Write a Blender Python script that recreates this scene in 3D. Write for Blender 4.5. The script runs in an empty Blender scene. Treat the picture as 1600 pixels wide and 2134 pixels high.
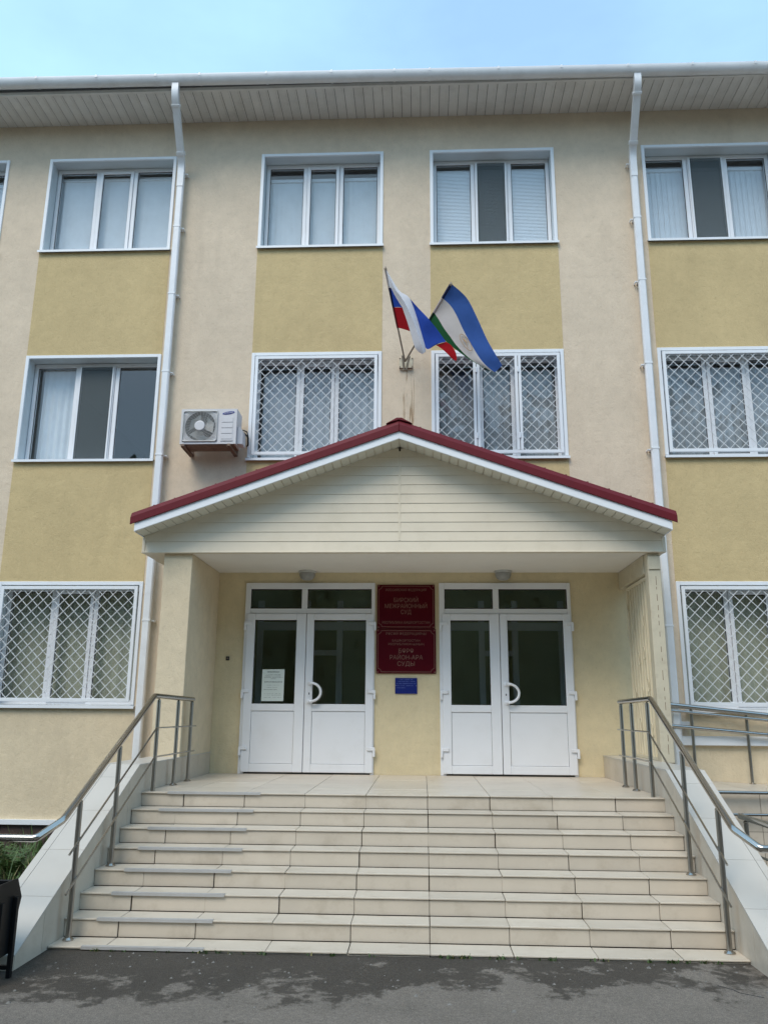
import bpy, bmesh, math, random
from mathutils import Vector, Matrix
R = math.radians
rnd = random.Random(7)
sc = bpy.context.scene
COL = sc.collection

# ------------------------------------------------------------------ camera
CAM = Vector((0.2223, -11.0215, 0.7675))
pitch, yaw, roll, fpx = 0.24392, -0.046776, 0.0073466, 1690.866
fw = Vector((math.sin(yaw)*math.cos(pitch), math.cos(yaw)*math.cos(pitch), math.sin(pitch)))
rt = Vector((math.cos(yaw), -math.sin(yaw), 0)); up = rt.cross(fw)
r2 = rt*math.cos(roll) + up*math.sin(roll); u2 = -rt*math.sin(roll) + up*math.cos(roll)
cd = bpy.data.cameras.new('camera'); cam = bpy.data.objects.new('camera', cd); COL.objects.link(cam)
cam.matrix_world = Matrix(((r2.x, u2.x, -fw.x, CAM.x), (r2.y, u2.y, -fw.y, CAM.y), (r2.z, u2.z, -fw.z, CAM.z), (0, 0, 0, 1)))
cd.sensor_fit = 'VERTICAL'; cd.sensor_height = 36; cd.lens = 36*fpx/2134; cd.clip_start = .05; cd.clip_end = 2000
sc.camera = cam

# ------------------------------------------------------------------ world, sun, exposure
SUN_EL, SUN_AZ = R(51), R(203)          # azimuth from +Y clockwise: behind the camera, a little to the left
w = bpy.data.worlds.new('World'); sc.world = w; w.use_nodes = True
nt = w.node_tree; nt.nodes.clear()
N = nt.nodes.new; L = nt.links.new
sky = N('ShaderNodeTexSky'); sky.sky_type = 'NISHITA'; sky.sun_disc = False
sky.sun_elevation = SUN_EL; sky.sun_rotation = SUN_AZ; sky.air_density = 1.0; sky.dust_density = .6; sky.ozone_density = 1.5
tc = N('ShaderNodeTexCoord'); mp = N('ShaderNodeMapping'); mp.inputs['Scale'].default_value = (1, 1, 2.2)
nz = N('ShaderNodeTexNoise'); nz.inputs['Scale'].default_value = 1.6; nz.inputs['Detail'].default_value = 6; nz.inputs['Roughness'].default_value = .55
L(tc.outputs['Generated'], mp.inputs['Vector']); L(mp.outputs['Vector'], nz.inputs['Vector'])
rp = N('ShaderNodeValToRGB'); rp.color_ramp.elements[0].position = .36; rp.color_ramp.elements[1].position = .74
rp.color_ramp.elements[0].color = (.40, .40, .40, 1); rp.color_ramp.elements[1].color = (.86, .86, .86, 1)
L(nz.outputs['Fac'], rp.inputs['Fac'])
mx = N('ShaderNodeMix'); mx.data_type = 'RGBA'
mx.inputs['B'].default_value = (2.2, 3.65, 4.7, 1)
L(rp.outputs['Color'], mx.inputs['Factor']); L(sky.outputs['Color'], mx.inputs['A'])
bg = N('ShaderNodeBackground'); bg.inputs['Strength'].default_value = .125
wo = N('ShaderNodeOutputWorld'); L(mx.outputs['Result'], bg.inputs['Color']); L(bg.outputs['Background'], wo.inputs['Surface'])
sd = bpy.data.lights.new('sun', 'SUN'); sd.energy = .95; sd.angle = R(30); sd.color = (1, .90, .77)
so = bpy.data.objects.new('sun', sd); COL.objects.link(so)
sdir = Vector((math.sin(SUN_AZ)*math.cos(SUN_EL), math.cos(SUN_AZ)*math.cos(SUN_EL), math.sin(SUN_EL)))
so.rotation_euler = sdir.to_track_quat('Z', 'Y').to_euler(); so.location = sdir*60
vs = sc.view_settings; vs.view_transform = 'Standard'; vs.look = 'None'; vs.gamma = 1; vs.use_curve_mapping = False; vs.exposure = 1.30

# ------------------------------------------------------------------ materials
def principled(name):
    m = bpy.data.materials.new(name); m.use_nodes = True
    return m, m.node_tree, m.node_tree.nodes['Principled BSDF']

def mat(name, col, rough=.6, metal=0, var=.0, scale=3., bump=0, bscale=60, rnd_amt=0, spec=.5, dirt=None, dscale=1.2, damt=.5):
    """colour with soft mottling (var), per-object tone change (rnd_amt), shaped stains (dirt colour) and fine relief (bump)"""
    m, t, b = principled(name); n = t.nodes.new; l = t.links.new
    b.inputs['Roughness'].default_value = rough; b.inputs['Metallic'].default_value = metal
    b.inputs['Specular IOR Level'].default_value = spec
    c4 = (*col, 1)
    g = n('ShaderNodeNewGeometry'); cur = None
    rgb = n('ShaderNodeRGB'); rgb.outputs[0].default_value = c4; cur = rgb.outputs[0]
    if var:
        a = n('ShaderNodeTexNoise'); a.inputs['Scale'].default_value = scale; a.inputs['Detail'].default_value = 8; a.inputs['Roughness'].default_value = .62
        l(g.outputs['Position'], a.inputs['Vector'])
        mr = n('ShaderNodeMapRange'); mr.inputs['From Min'].default_value = .3; mr.inputs['From Max'].default_value = .7
        mr.inputs['To Min'].default_value = 1-var; mr.inputs['To Max'].default_value = 1+var
        l(a.outputs['Fac'], mr.inputs['Value'])
        mm = n('ShaderNodeVectorMath'); mm.operation = 'SCALE'; l(cur, mm.inputs[0]); l(mr.outputs['Result'], mm.inputs['Scale']); cur = mm.outputs[0]
    if rnd_amt:
        oi = n('ShaderNodeObjectInfo'); mr = n('ShaderNodeMapRange'); mr.inputs['To Min'].default_value = 1-rnd_amt; mr.inputs['To Max'].default_value = 1+rnd_amt
        l(oi.outputs['Random'], mr.inputs['Value'])
        mm = n('ShaderNodeVectorMath'); mm.operation = 'SCALE'; l(cur, mm.inputs[0]); l(mr.outputs['Result'], mm.inputs['Scale']); cur = mm.outputs[0]
    if dirt:
        a = n('ShaderNodeTexNoise'); a.inputs['Scale'].default_value = dscale; a.inputs['Detail'].default_value = 9; a.inputs['Roughness'].default_value = .7
        l(g.outputs['Position'], a.inputs['Vector'])
        mr = n('ShaderNodeMapRange'); mr.inputs['From Min'].default_value = .52; mr.inputs['From Max'].default_value = .75; mr.inputs['To Max'].default_value = damt
        l(a.outputs['Fac'], mr.inputs['Value'])
        q = n('ShaderNodeMix'); q.data_type = 'RGBA'; l(mr.outputs['Result'], q.inputs['Factor']); l(cur, q.inputs['A']); q.inputs['B'].default_value = (*dirt, 1); cur = q.outputs['Result']
    l(cur, b.inputs['Base Color'])
    if bump:
        a = n('ShaderNodeTexNoise'); a.inputs['Scale'].default_value = bscale; a.inputs['Detail'].default_value = 5
        l(g.outputs['Position'], a.inputs['Vector'])
        bp = n('ShaderNodeBump'); bp.inputs['Strength'].default_value = bump; bp.inputs['Distance'].default_value = .01
        l(a.outputs['Fac'], bp.inputs['Height']); l(bp.outputs['Normal'], b.inputs['Normal'])
    return m

def plaster(name, col):
    """scratch plaster: coarse grain, short worm-like scratches and pale trowel patches"""
    m, t, b = principled(name); n = t.nodes.new; l = t.links.new
    b.inputs['Roughness'].default_value = .92; b.inputs['Specular IOR Level'].default_value = .2
    g = n('ShaderNodeNewGeometry')
    def noise(s, d=8, rough=.6, sx=1, sz=1):
        mp = n('ShaderNodeMapping'); mp.inputs['Scale'].default_value = (sx, 1, sz); l(g.outputs['Position'], mp.inputs['Vector'])
        a = n('ShaderNodeTexNoise'); a.inputs['Scale'].default_value = s; a.inputs['Detail'].default_value = d; a.inputs['Roughness'].default_value = rough
        l(mp.outputs['Vector'], a.inputs['Vector']); return a.outputs['Fac']
    def ramp(f, lo, hi, a, b_):
        mr = n('ShaderNodeMapRange'); mr.inputs['From Min'].default_value = lo; mr.inputs['From Max'].default_value = hi
        mr.inputs['To Min'].default_value = a; mr.inputs['To Max'].default_value = b_; l(f, mr.inputs['Value']); return mr.outputs['Result']
    def mul(a, b_):
        q = n('ShaderNodeMath'); q.operation = 'MULTIPLY'; l(a, q.inputs[0]); l(b_, q.inputs[1]); return q.outputs[0]
    f1 = ramp(noise(.9), .3, .7, .92, 1.06); f2 = ramp(noise(5.5, 8, .7), .3, .7, .92, 1.06)
    f3 = ramp(noise(26, 4, .7, 1, .6), .30, .42, .88, 1.0)
    f4 = ramp(noise(1.3, 6, .6, 3.0, .35), .55, .75, 1.0, .93)
    k = mul(mul(f1, f2), mul(f3, f4))
    rgb = n('ShaderNodeRGB'); rgb.outputs[0].default_value = (*col, 1)
    mm = n('ShaderNodeVectorMath'); mm.operation = 'SCALE'; l(rgb.outputs[0], mm.inputs[0]); l(k, mm.inputs['Scale'])
    l(mm.outputs[0], b.inputs['Base Color'])
    h1 = noise(55, 6, .7); h2 = ramp(noise(17, 3, .5, 1, .7), .34, .5, 0, 1)
    ad = n('ShaderNodeMath'); ad.operation = 'MULTIPLY_ADD'; l(h2, ad.inputs[0]); ad.inputs[1].default_value = .35; l(h1, ad.inputs[2])
    bp = n('ShaderNodeBump'); bp.inputs['Strength'].default_value = .45; bp.inputs['Distance'].default_value = .012
    l(ad.outputs[0], bp.inputs['Height']); l(bp.outputs['Normal'], b.inputs['Normal'])
    return m

def glass_mat(name, tint=(.92, .95, .97), boost=1.0):
    m = bpy.data.materials.new(name); m.use_nodes = True; t = m.node_tree; t.nodes.clear(); n = t.nodes.new; l = t.links.new
    o = n('ShaderNodeOutputMaterial'); mxs = n('ShaderNodeMixShader'); tr = n('ShaderNodeBsdfTransparent'); gl = n('ShaderNodeBsdfGlossy')
    tr.inputs['Color'].default_value = (*tint, 1); gl.inputs['Roughness'].default_value = .015; gl.inputs['Color'].default_value = (.96, .90, .85, 1)
    gg = n('ShaderNodeNewGeometry'); dt = n('ShaderNodeVectorMath'); dt.operation = 'DOT_PRODUCT'; l(gg.outputs['Normal'], dt.inputs[0]); l(gg.outputs['Incoming'], dt.inputs[1])
    ab = n('ShaderNodeMath'); ab.operation = 'ABSOLUTE'; l(dt.outputs['Value'], ab.inputs[0])
    om = n('ShaderNodeMath'); om.operation = 'SUBTRACT'; om.inputs[0].default_value = 1; l(ab.outputs[0], om.inputs[1])
    pw = n('ShaderNodeMath'); pw.operation = 'POWER'; l(om.outputs[0], pw.inputs[0]); pw.inputs[1].default_value = 5
    ml = n('ShaderNodeMath'); ml.operation = 'MULTIPLY_ADD'; l(pw.outputs[0], ml.inputs[0]); ml.inputs[1].default_value = .9; ml.inputs[2].default_value = .052*boost; ml.use_clamp = True
    # slight waviness of the float glass
    g = n('ShaderNodeNewGeometry'); a = n('ShaderNodeTexNoise'); a.inputs['Scale'].default_value = 2.2; l(g.outputs['Position'], a.inputs['Vector'])
    bp = n('ShaderNodeBump'); bp.inputs['Strength'].default_value = .05; bp.inputs['Distance'].default_value = .02; l(a.outputs['Fac'], bp.inputs['Height']); l(bp.outputs['Normal'], gl.inputs['Normal'])
    l(ml.outputs[0], mxs.inputs[0]); l(tr.outputs[0], mxs.inputs[1]); l(gl.outputs[0], mxs.inputs[2]); l(mxs.outputs[0], o.inputs['Surface'])
    return m

def cloth_mat(name, col, trans=.35):
    m = bpy.data.materials.new(name); m.use_nodes = True; t = m.node_tree; t.nodes.clear(); n = t.nodes.new; l = t.links.new
    o = n('ShaderNodeOutputMaterial'); mxs = n('ShaderNodeMixShader'); mxs.inputs[0].default_value = trans
    d = n('ShaderNodeBsdfDiffuse'); d.inputs['Color'].default_value = (*col, 1); tl = n('ShaderNodeBsdfTranslucent'); tl.inputs['Color'].default_value = (*col, 1)
    g = n('ShaderNodeNewGeometry'); a = n('ShaderNodeTexNoise'); a.inputs['Scale'].default_value = 18; a.inputs['Detail'].default_value = 2; l(g.outputs['Position'], a.inputs['Vector'])
    bp = n('ShaderNodeBump'); bp.inputs['Strength'].default_value = .25; bp.inputs['Distance'].default_value = .02; l(a.outputs['Fac'], bp.inputs['Height']); l(bp.outputs['Normal'], d.inputs['Normal'])
    l(d.outputs[0], mxs.inputs[1]); l(tl.outputs[0], mxs.inputs[2]); l(mxs.outputs[0], o.inputs['Surface']); return m

M = {}
M['cream'] = plaster('cream_plaster', (.655, .545, .415))
M['ochre'] = plaster('ochre_plaster', (.555, .435, .235))
M['yellow'] = plaster('pale_yellow_plaster', (.660, .555, .390))
M['porchbounce'] = plaster('porch_bounce_yellow_plaster', (.675, .57, .365))  # pale yellow plaster with the porch's bounced light mixed into its colour
M['white'] = mat('white_painted_metal', (.74, .77, .80), .35, var=.03, scale=2)
M['pvc'] = mat('white_pvc', (.76, .77, .79), .3, var=.02, scale=2, dirt=(.5, .48, .44), dscale=3, damt=.15)
M['grillepaint'] = mat('grille_paint', (.68, .70, .71), .5, var=.08, scale=12)
M['reveal'] = mat('reveal_metal', (.56, .62, .65), .4, var=.04)
M['soffit'] = mat('soffit_sheet', (.66, .65, .62), .45, var=.06, scale=4, rnd_amt=.05, dirt=(.25, .22, .17), dscale=2.2, damt=.25)
M['gutter'] = mat('gutter_paint', (.72, .74, .76), .35, var=.05, scale=4, dirt=(.42, .40, .37), dscale=3, damt=.3)
M['fasciashade'] = mat('shaded_fascia', (.20, .20, .20), .5)  # eaves fascia darkened to paint in the shadow below the gutter
M['dark'] = mat('dark_gap', (.03, .03, .03), .9)
M['rubber'] = mat('black_gasket', (.015, .015, .015), .7)
M['net'] = None
M['room'] = mat('room_paint', (.60, .58, .53), .9)
M['olive'] = mat('lobby_paint', (.66, .62, .34), .85, var=.05)
M['curtain'] = mat('pale_curtain', (.74, .74, .74), .9, var=.05, scale=5)
M['curtain_grey'] = mat('grey_net_curtain', (.43, .43, .43), .9, var=.06, scale=5)
M['curtain_olive'] = mat('olive_curtain', (.50, .47, .34), .9, var=.08, scale=5)
M['blind'] = mat('white_blind', (.84, .85, .86), .6)
M['siding'] = mat('cream_siding', (.69, .61, .475), .45, var=.03, scale=3, rnd_amt=.03, dirt=(.42, .36, .24), dscale=2.5, damt=.22)
M['fascia'] = mat('white_fascia', (.78, .80, .82), .35, var=.03)
M['soffit_tile'] = mat('cream_soffit', (.66, .64, .55), .5, rnd_amt=.05, var=.03)
M['red'] = mat('dark_red_roof', (.120, .009, .015), .5, var=.10, scale=5, spec=.25)
M['ceiling'] = mat('porch_ceiling', (.80, .77, .71), .85, var=.05, scale=2, dirt=(.5, .46, .38), dscale=2, damt=.25)
M['lintel'] = mat('cream_metal', (.56, .50, .37), .5, var=.05, scale=6, dirt=(.28, .2, .12), dscale=9, damt=.3)
M['gate'] = mat('cream_gate_paint', (.68, .61, .45), .5, var=.05, scale=8)
M['tile'] = mat('beige_porcelain', (.545, .480, .390), .38, var=.05, scale=3.5, rnd_amt=.06, dirt=(.33, .27, .19), dscale=3.2, damt=.5, spec=.4)
M['curbtile'] = mat('pale_porcelain', (.50, .475, .43), .3, var=.03, scale=3, rnd_amt=.03, dirt=(.48, .44, .38), dscale=2.5, damt=.25, spec=.4)
M['grout'] = mat('dark_grout', (.07, .055, .042), .95, var=.3, scale=8)
M['alu'] = mat('aluminium', (.54, .53, .51), .45, metal=.4, var=.06, scale=9)
M['steel'] = mat('stainless_steel', (.47, .445, .41), .19, metal=1, var=.04, scale=7)
M['steel_dull'] = mat('dull_steel', (.34, .32, .29), .28, metal=1, var=.06, scale=9)
M['maroon'] = mat('maroon_plate', (.072, .0014, .006), .5, var=.05, spec=.1)
M['goldtxt'] = mat('dim_gold_print', (.20, .095, .065), .6)
M['blue'] = mat('blue_plate', (.006, .016, .16), .3)
M['bluetxt'] = mat('pale_blue_print', (.10, .14, .36), .5)
M['paper'] = mat('paper', (.60, .66, .62), .7, var=.02)
M['ink'] = mat('grey_ink', (.20, .23, .22), .8)
M['lamp'] = mat('lamp_glass', (.30, .30, .28), .35)
M['brick'] = mat('brown_plinth_tile', (.060, .036, .030), .6, var=.2, scale=9, rnd_amt=.25)
M['mortar'] = mat('plinth_mortar', (.12, .10, .085), .9)
M['black'] = mat('black_paint', (.006, .007, .008), .5, spec=.2)
M['acw'] = mat('ac_white', (.58, .57, .58), .4, var=.03, dirt=(.45, .43, .4), dscale=5, damt=.2)
M['acgrey'] = mat('ac_grille', (.50, .50, .48), .4)
M['acdark'] = mat('ac_inside', (.10, .10, .10), .7)
M['rust'] = mat('rusty_steel', (.20, .135, .095), .8, var=.25, scale=14)
M['logo'] = mat('logo_blue', (.012, .025, .22), .4)
M['pole'] = mat('flag_pole', (.27, .21, .15), .5, var=.1)
M['fwhite'] = cloth_mat('flag_white', (.74, .74, .78), .30)
M['fblue'] = cloth_mat('flag_blue', (.035, .085, .42), .35)
M['fred'] = cloth_mat('flag_red', (.42, .018, .025), .35)
M['fblue2'] = cloth_mat('flag_sky_blue', (.05, .115, .36), .35)
M['fgreen'] = cloth_mat('flag_green', (.03, .13, .055), .35)
M['fcream'] = cloth_mat('flag_offwhite', (.60, .57, .56), .35)
M['blue_shade'] = mat('shaded_blue_sleeve', (.006, .012, .06), .8)  # pole sleeves, here and below: stripe colours with their shadow painted in
M['red_shade'] = mat('shaded_red_sleeve', (.14, .01, .012), .8)
M['green_shade'] = mat('shaded_green_sleeve', (.008, .035, .015), .8)
M['white_shade'] = mat('shaded_white_sleeve', (.42, .36, .34), .8)
M['gold'] = mat('gold_print', (.42, .28, .16), .7)
M['leaf'] = mat('leaf_green', (.050, .095, .022), .55, rnd_amt=.2, var=.35, scale=9)
M['leafdry'] = mat('leaf_dry', (.17, .15, .06), .7, var=.3, scale=9)
M['treeleaf'] = mat('tree_leaf', (.08, .105, .06), .6, var=.4, scale=1)
M['soil'] = mat('bed_soil', (.045, .045, .022), .95, var=.4, scale=8, bump=.8, bscale=30)
M['pebble'] = mat('pebble', (.20, .19, .17), .8, rnd_amt=.3, var=.35, scale=50)
M['roofgrey'] = mat('grey_metal_roof', (.55, .54, .57), .4, var=.05)
M['plate'] = mat('bracket_paint', (.50, .45, .34), .6, var=.08, scale=20)
M['glass'] = glass_mat('window_glass'); M['doorglass'] = glass_mat('door_glass', (.90, .93, .92), 1.5)

def net_mat():
    m = bpy.data.materials.new('mosquito_net'); m.use_nodes = True; t = m.node_tree; t.nodes.clear(); n = t.nodes.new; l = t.links.new
    o = n('ShaderNodeOutputMaterial'); mxs = n('ShaderNodeMixShader'); mxs.inputs[0].default_value = .52
    tr = n('ShaderNodeBsdfTransparent'); d = n('ShaderNodeBsdfDiffuse'); d.inputs['Color'].default_value = (.13, .15, .155, 1)
    l(tr.outputs[0], mxs.inputs[1]); l(d.outputs[0], mxs.inputs[2]); l(mxs.outputs[0], o.inputs['Surface']); return m
M['net'] = net_mat()

def asphalt_mat():
    m, t, b = principled('asphalt'); n = t.nodes.new; l = t.links.new
    g = n('ShaderNodeNewGeometry'); pos = g.outputs['Position']
    def noise(s, d=8, r=.6, v=None):
        a = n('ShaderNodeTexNoise'); a.inputs['Scale'].default_value = s; a.inputs['Detail'].default_value = d; a.inputs['Roughness'].default_value = r
        l(v or pos, a.inputs['Vector']); return a.outputs['Fac']
    def math2(op, a, b_):
        q = n('ShaderNodeMath'); q.operation = op
        for i, x in enumerate((a, b_)):
            if isinstance(x, (int, float)): q.inputs[i].default_value = x
            else: l(x, q.inputs[i])
        return q.outputs[0]
    def ramp(f, lo, hi, a, b_):
        mr = n('ShaderNodeMapRange'); mr.inputs['From Min'].default_value = lo; mr.inputs['From Max'].default_value = hi; mr.inputs['To Min'].default_value = a; mr.inputs['To Max'].default_value = b_
        l(f, mr.inputs['Value']); return mr.outputs['Result']
    sp = n('ShaderNodeSeparateXYZ'); l(pos, sp.inputs[0])
    # a damp dark stain with ragged edges left along the bottom step (water runs off the stair)
    edge = ramp(sp.outputs['Y'], -5.75, -4.95, -.40, .38)
    xb = ramp(sp.outputs['X'], -.6, 1.2, .06, -.30)
    big = noise(2.1, 9, .70)
    s_ = math2('ADD', math2('ADD', edge, xb), math2('MULTIPLY', math2('SUBTRACT', big, .5), 2.9))
    near = ramp(sp.outputs['Y'], -4.75, -4.55, 0, .25)
    s_ = math2('ADD', s_, near); s_ = math2('ADD', s_, math2('MULTIPLY', math2('SUBTRACT', noise(14, 6, .75), .5), .7))
    wet = ramp(s_, -.07, .12, 0, 1)
    k = math2('MULTIPLY', ramp(noise(130, 5, .8), .28, .72, .35, 1.65), math2('MULTIPLY', ramp(noise(2.4, 6), .3, .7, .88, 1.10), ramp(noise(34, 4, .7), .3, .7, .82, 1.18)))
    dry = n('ShaderNodeVectorMath'); dry.operation = 'SCALE'; dry.inputs[0].default_value = (.225, .196, .164); l(k, dry.inputs['Scale'])
    dam = n('ShaderNodeVectorMath'); dam.operation = 'SCALE'; dam.inputs[0].default_value = (.080, .068, .055); l(k, dam.inputs['Scale'])
    q = n('ShaderNodeMix'); q.data_type = 'RGBA'; l(wet, q.inputs['Factor']); l(dry.outputs[0], q.inputs['A']); l(dam.outputs[0], q.inputs['B'])
    # pale chips of stone in the surface
    vo = n('ShaderNodeTexVoronoi'); vo.inputs['Scale'].default_value = 55; l(pos, vo.inputs['Vector'])
    chip = math2('MULTIPLY', ramp(vo.outputs['Distance'], .10, .16, 1, 0), ramp(noise(40, 2), .56, .60, 0, .6))
    q2 = n('ShaderNodeMix'); q2.data_type = 'RGBA'; l(chip, q2.inputs['Factor']); l(q.outputs['Result'], q2.inputs['A']); q2.inputs['B'].default_value = (.30, .29, .27, 1)
    l(q2.outputs['Result'], b.inputs['Base Color'])
    l(ramp(wet, 0, 1, .92, .72), b.inputs['Roughness']); b.inputs['Specular IOR Level'].default_value = .3
    bp = n('ShaderNodeBump'); bp.inputs['Strength'].default_value = 1; bp.inputs['Distance'].default_value = .016
    l(noise(120, 5, .7), bp.inputs['Height']); l(bp.outputs['Normal'], b.inputs['Normal'])
    return m
M['asphalt'] = asphalt_mat()

def streak_mat():
    """thin rust-water run below the flag bracket: its own narrow decal of stain, see-through between the runs"""
    m, t, b = principled('rust_run'); n = t.nodes.new; l = t.links.new
    g = n('ShaderNodeNewGeometry'); mp = n('ShaderNodeMapping'); mp.inputs['Scale'].default_value = (28, 1, 1.4); l(g.outputs['Position'], mp.inputs['Vector'])
    a = n('ShaderNodeTexNoise'); a.inputs['Scale'].default_value = 1; a.inputs['Detail'].default_value = 6; a.inputs['Distortion'].default_value = .8; l(mp.outputs[0], a.inputs['Vector'])
    mr = n('ShaderNodeMapRange'); mr.inputs['From Min'].default_value = .50; mr.inputs['From Max'].default_value = .72; mr.inputs['To Max'].default_value = .55; l(a.outputs['Fac'], mr.inputs['Value'])
    b.inputs['Base Color'].default_value = (.36, .22, .09, 1); b.inputs['Roughness'].default_value = .9
    l(mr.outputs['Result'], b.inputs['Alpha']); return m
M['rustrun'] = streak_mat()

# ------------------------------------------------------------------ helpers
WLOC = {}
def wl(o):
    return WLOC.get(o.name, Vector((0, 0, 0))) if o else Vector((0, 0, 0))
def tag(o, label=None, cat=None, group=None, kind=None):
    for k, v in (('label', label), ('category', cat), ('group', group), ('kind', kind)):
        if v: o[k] = v
    return o
def thing(name, loc, label, cat, group=None):
    o = bpy.data.objects.new(name, None); COL.objects.link(o); o.location = loc; o.empty_display_size = .2
    WLOC[o.name] = Vector(loc); return tag(o, label, cat, group)
def link(name, me, parent=None, loc=None):
    o = bpy.data.objects.new(name, me); COL.objects.link(o)
    base = wl(parent)
    if parent: o.parent = parent
    if loc is not None: o.location = Vector(loc)-base
    WLOC[o.name] = base + Vector(o.location)
    return o
class MB:
    def __init__(s): s.v = []; s.f = []; s.mi = []
    def add(s, vs, fs, mi=0):
        b = len(s.v); s.v += [tuple(v) for v in vs]; s.f += [tuple(b+i for i in f) for f in fs]; s.mi += [mi]*len(fs); return s
    def box(s, x0, x1, y0, y1, z0, z1, mi=0):
        return s.add([(x0, y0, z0), (x1, y0, z0), (x1, y1, z0), (x0, y1, z0), (x0, y0, z1), (x1, y0, z1), (x1, y1, z1), (x0, y1, z1)],
                     [(0, 3, 2, 1), (4, 5, 6, 7), (0, 1, 5, 4), (1, 2, 6, 5), (2, 3, 7, 6), (3, 0, 4, 7)], mi)
    def prism(s, poly, d, mi=0):
        """poly: list of 3D points (a face), d: extrusion vector"""
        n = len(poly); d = Vector(d); a = [Vector(q) for q in poly]
        return s.add(a+[q+d for q in a], [tuple(range(n))[::-1], tuple(range(n, 2*n))]+[(i, (i+1) % n, n+(i+1) % n, n+i) for i in range(n)], mi)
    def tube(s, pts, r, n=10, mi=0, cap=True, squash=None):
        pts = [Vector(q) for q in pts]; rings = []; ref = None
        for i, q in enumerate(pts):
            if i == 0: t = pts[1]-q
            elif i == len(pts)-1: t = q-pts[i-1]
            else: t = (pts[i+1]-q).normalized()+(q-pts[i-1]).normalized()
            t.normalize()
            if ref is None:
                ref = Vector((0, 0, 1)) if abs(t.z) < .9 else Vector((1, 0, 0))
            a = t.cross(ref)
            if a.length < 1e-4: a = t.cross(Vector((0, 1, 0)))
            a.normalize(); b = a.cross(t).normalized(); ref = b
            k = 1.0
            if 0 < i < len(pts)-1:
                c = max(.45, math.sqrt(max(.01, (1+(pts[i+1]-q).normalized().dot((q-pts[i-1]).normalized()))/2))); k = 1/c
            rr = r[i] if isinstance(r, (list, tuple)) else r
            rings.append([q+(a*math.cos(2*math.pi*j/n)*rr*(squash[0] if squash else 1)+b*math.sin(2*math.pi*j/n)*rr*(squash[1] if squash else 1)*(k if squash is None else k)) for j in range(n)])
        vs = [v for rg in rings for v in rg]; fs = []
        for i in range(len(pts)-1):
            for j in range(n): fs.append((i*n+j, i*n+(j+1) % n, (i+1)*n+(j+1) % n, (i+1)*n+j))
        if cap: fs += [tuple(range(n))[::-1], tuple(range((len(pts)-1)*n, len(pts)*n))]
        return s.add(vs, fs, mi)
    def bar(s, a, b, wd, hd, n, mi=0):
        """rectangular bar from a to b; n = direction of its thickness hd, width wd across"""
        a, b, n = Vector(a), Vector(b), Vector(n).normalized(); t = (b-a).normalized(); sdv = t.cross(n).normalized()
        c = [a+sdv*wd/2+n*hd/2, a-sdv*wd/2+n*hd/2, a-sdv*wd/2-n*hd/2, a+sdv*wd/2-n*hd/2]
        return s.prism(c, b-a, mi)
    def lathe(s, prof, c, axis='Z', n=20, mi=0):
        rings = []
        for r_, h in prof:
            for j in range(n):
                a = 2*math.pi*j/n; x, y = r_*math.cos(a), r_*math.sin(a)
                rings.append((c[0]+x, c[1]+y, c[2]+h) if axis == 'Z' else (c[0]+x, c[1]+h, c[2]+y))
        fs = [(i*n+j, i*n+(j+1) % n, (i+1)*n+(j+1) % n, (i+1)*n+j) for i in range(len(prof)-1) for j in range(n)]
        fs += [tuple(range(n))[::-1], tuple(range((len(prof)-1)*n, len(prof)*n))]
        return s.add(rings, fs, mi)
    def mesh(s, name, mats, origin=(0, 0, 0), bev=0, smooth=False):
        me = bpy.data.meshes.new(name); o = Vector(origin)
        me.from_pydata([Vector(v)-o for v in s.v], [], s.f)
        for m in (mats if isinstance(mats, (list, tuple)) else [mats]): me.materials.append(M[m])
        for p, i in zip(me.polygons, s.mi): p.material_index = i; p.use_smooth = smooth
        bm = bmesh.new(); bm.from_mesh(me); bmesh.ops.recalc_face_normals(bm, faces=bm.faces)
        if bev:
            es = [e for e in bm.edges if len(e.link_faces) == 2 and e.calc_face_angle(0) > R(35)]
            bmesh.ops.bevel(bm, geom=es, offset=bev, segments=1, affect='EDGES', clamp_overlap=True)
        if smooth:
            for e in bm.edges: e.smooth = not (len(e.link_faces) == 2 and e.calc_face_angle(0) > R(40))
        bm.to_mesh(me); bm.free(); return me
    def build(s, name, mats, parent=None, bev=0, smooth=False, **kw):
        o = link(name, s.mesh(name, mats, wl(parent), bev, smooth), parent)
        return tag(o, **kw)
def fillet(pts, r, n=4):
    pts = [Vector(p) for p in pts]; out = [pts[0]]
    for i in range(1, len(pts)-1):
        a, b, c = pts[i-1], pts[i], pts[i+1]; d1 = (a-b).normalized(); d2 = (c-b).normalized(); k = min(r, (a-b).length*.45, (c-b).length*.45)
        p0, p1 = b+d1*k, b+d2*k
        for j in range(n+1):
            t = j/n; out.append(p0*(1-t)**2+b*2*t*(1-t)+p1*t*t)
    out.append(pts[-1]); return out
def text(body, size, loc, matname, parent, width=None, name='lettering', ext=.0015, off=0.0):
    c = bpy.data.curves.new(name, 'FONT'); c.body = body; c.size = size; c.align_x = 'CENTER'; c.align_y = 'CENTER'; c.extrude = ext; c.offset = off
    c.resolution_u = 3
    c.materials.append(M[matname]); o = bpy.data.objects.new(name, c); COL.objects.link(o); o.parent = parent
    o.location = Vector(loc)-wl(parent); o.rotation_euler = (math.pi/2, 0, 0)
    if width:
        bpy.context.view_layer.update(); wdt = o.dimensions.x
        if wdt > 0: o.scale.x = width/wdt
    dg = bpy.context.evaluated_depsgraph_get(); me = bpy.data.meshes.new_from_object(o.evaluated_get(dg)); me.name = name
    q = bpy.data.objects.new(name, me); COL.objects.link(q); q.parent = parent; q.location = o.location; q.rotation_euler = o.rotation_euler; q.scale = o.scale; q['kind'] = 'stuff'
    bpy.data.objects.remove(o); return q

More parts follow.
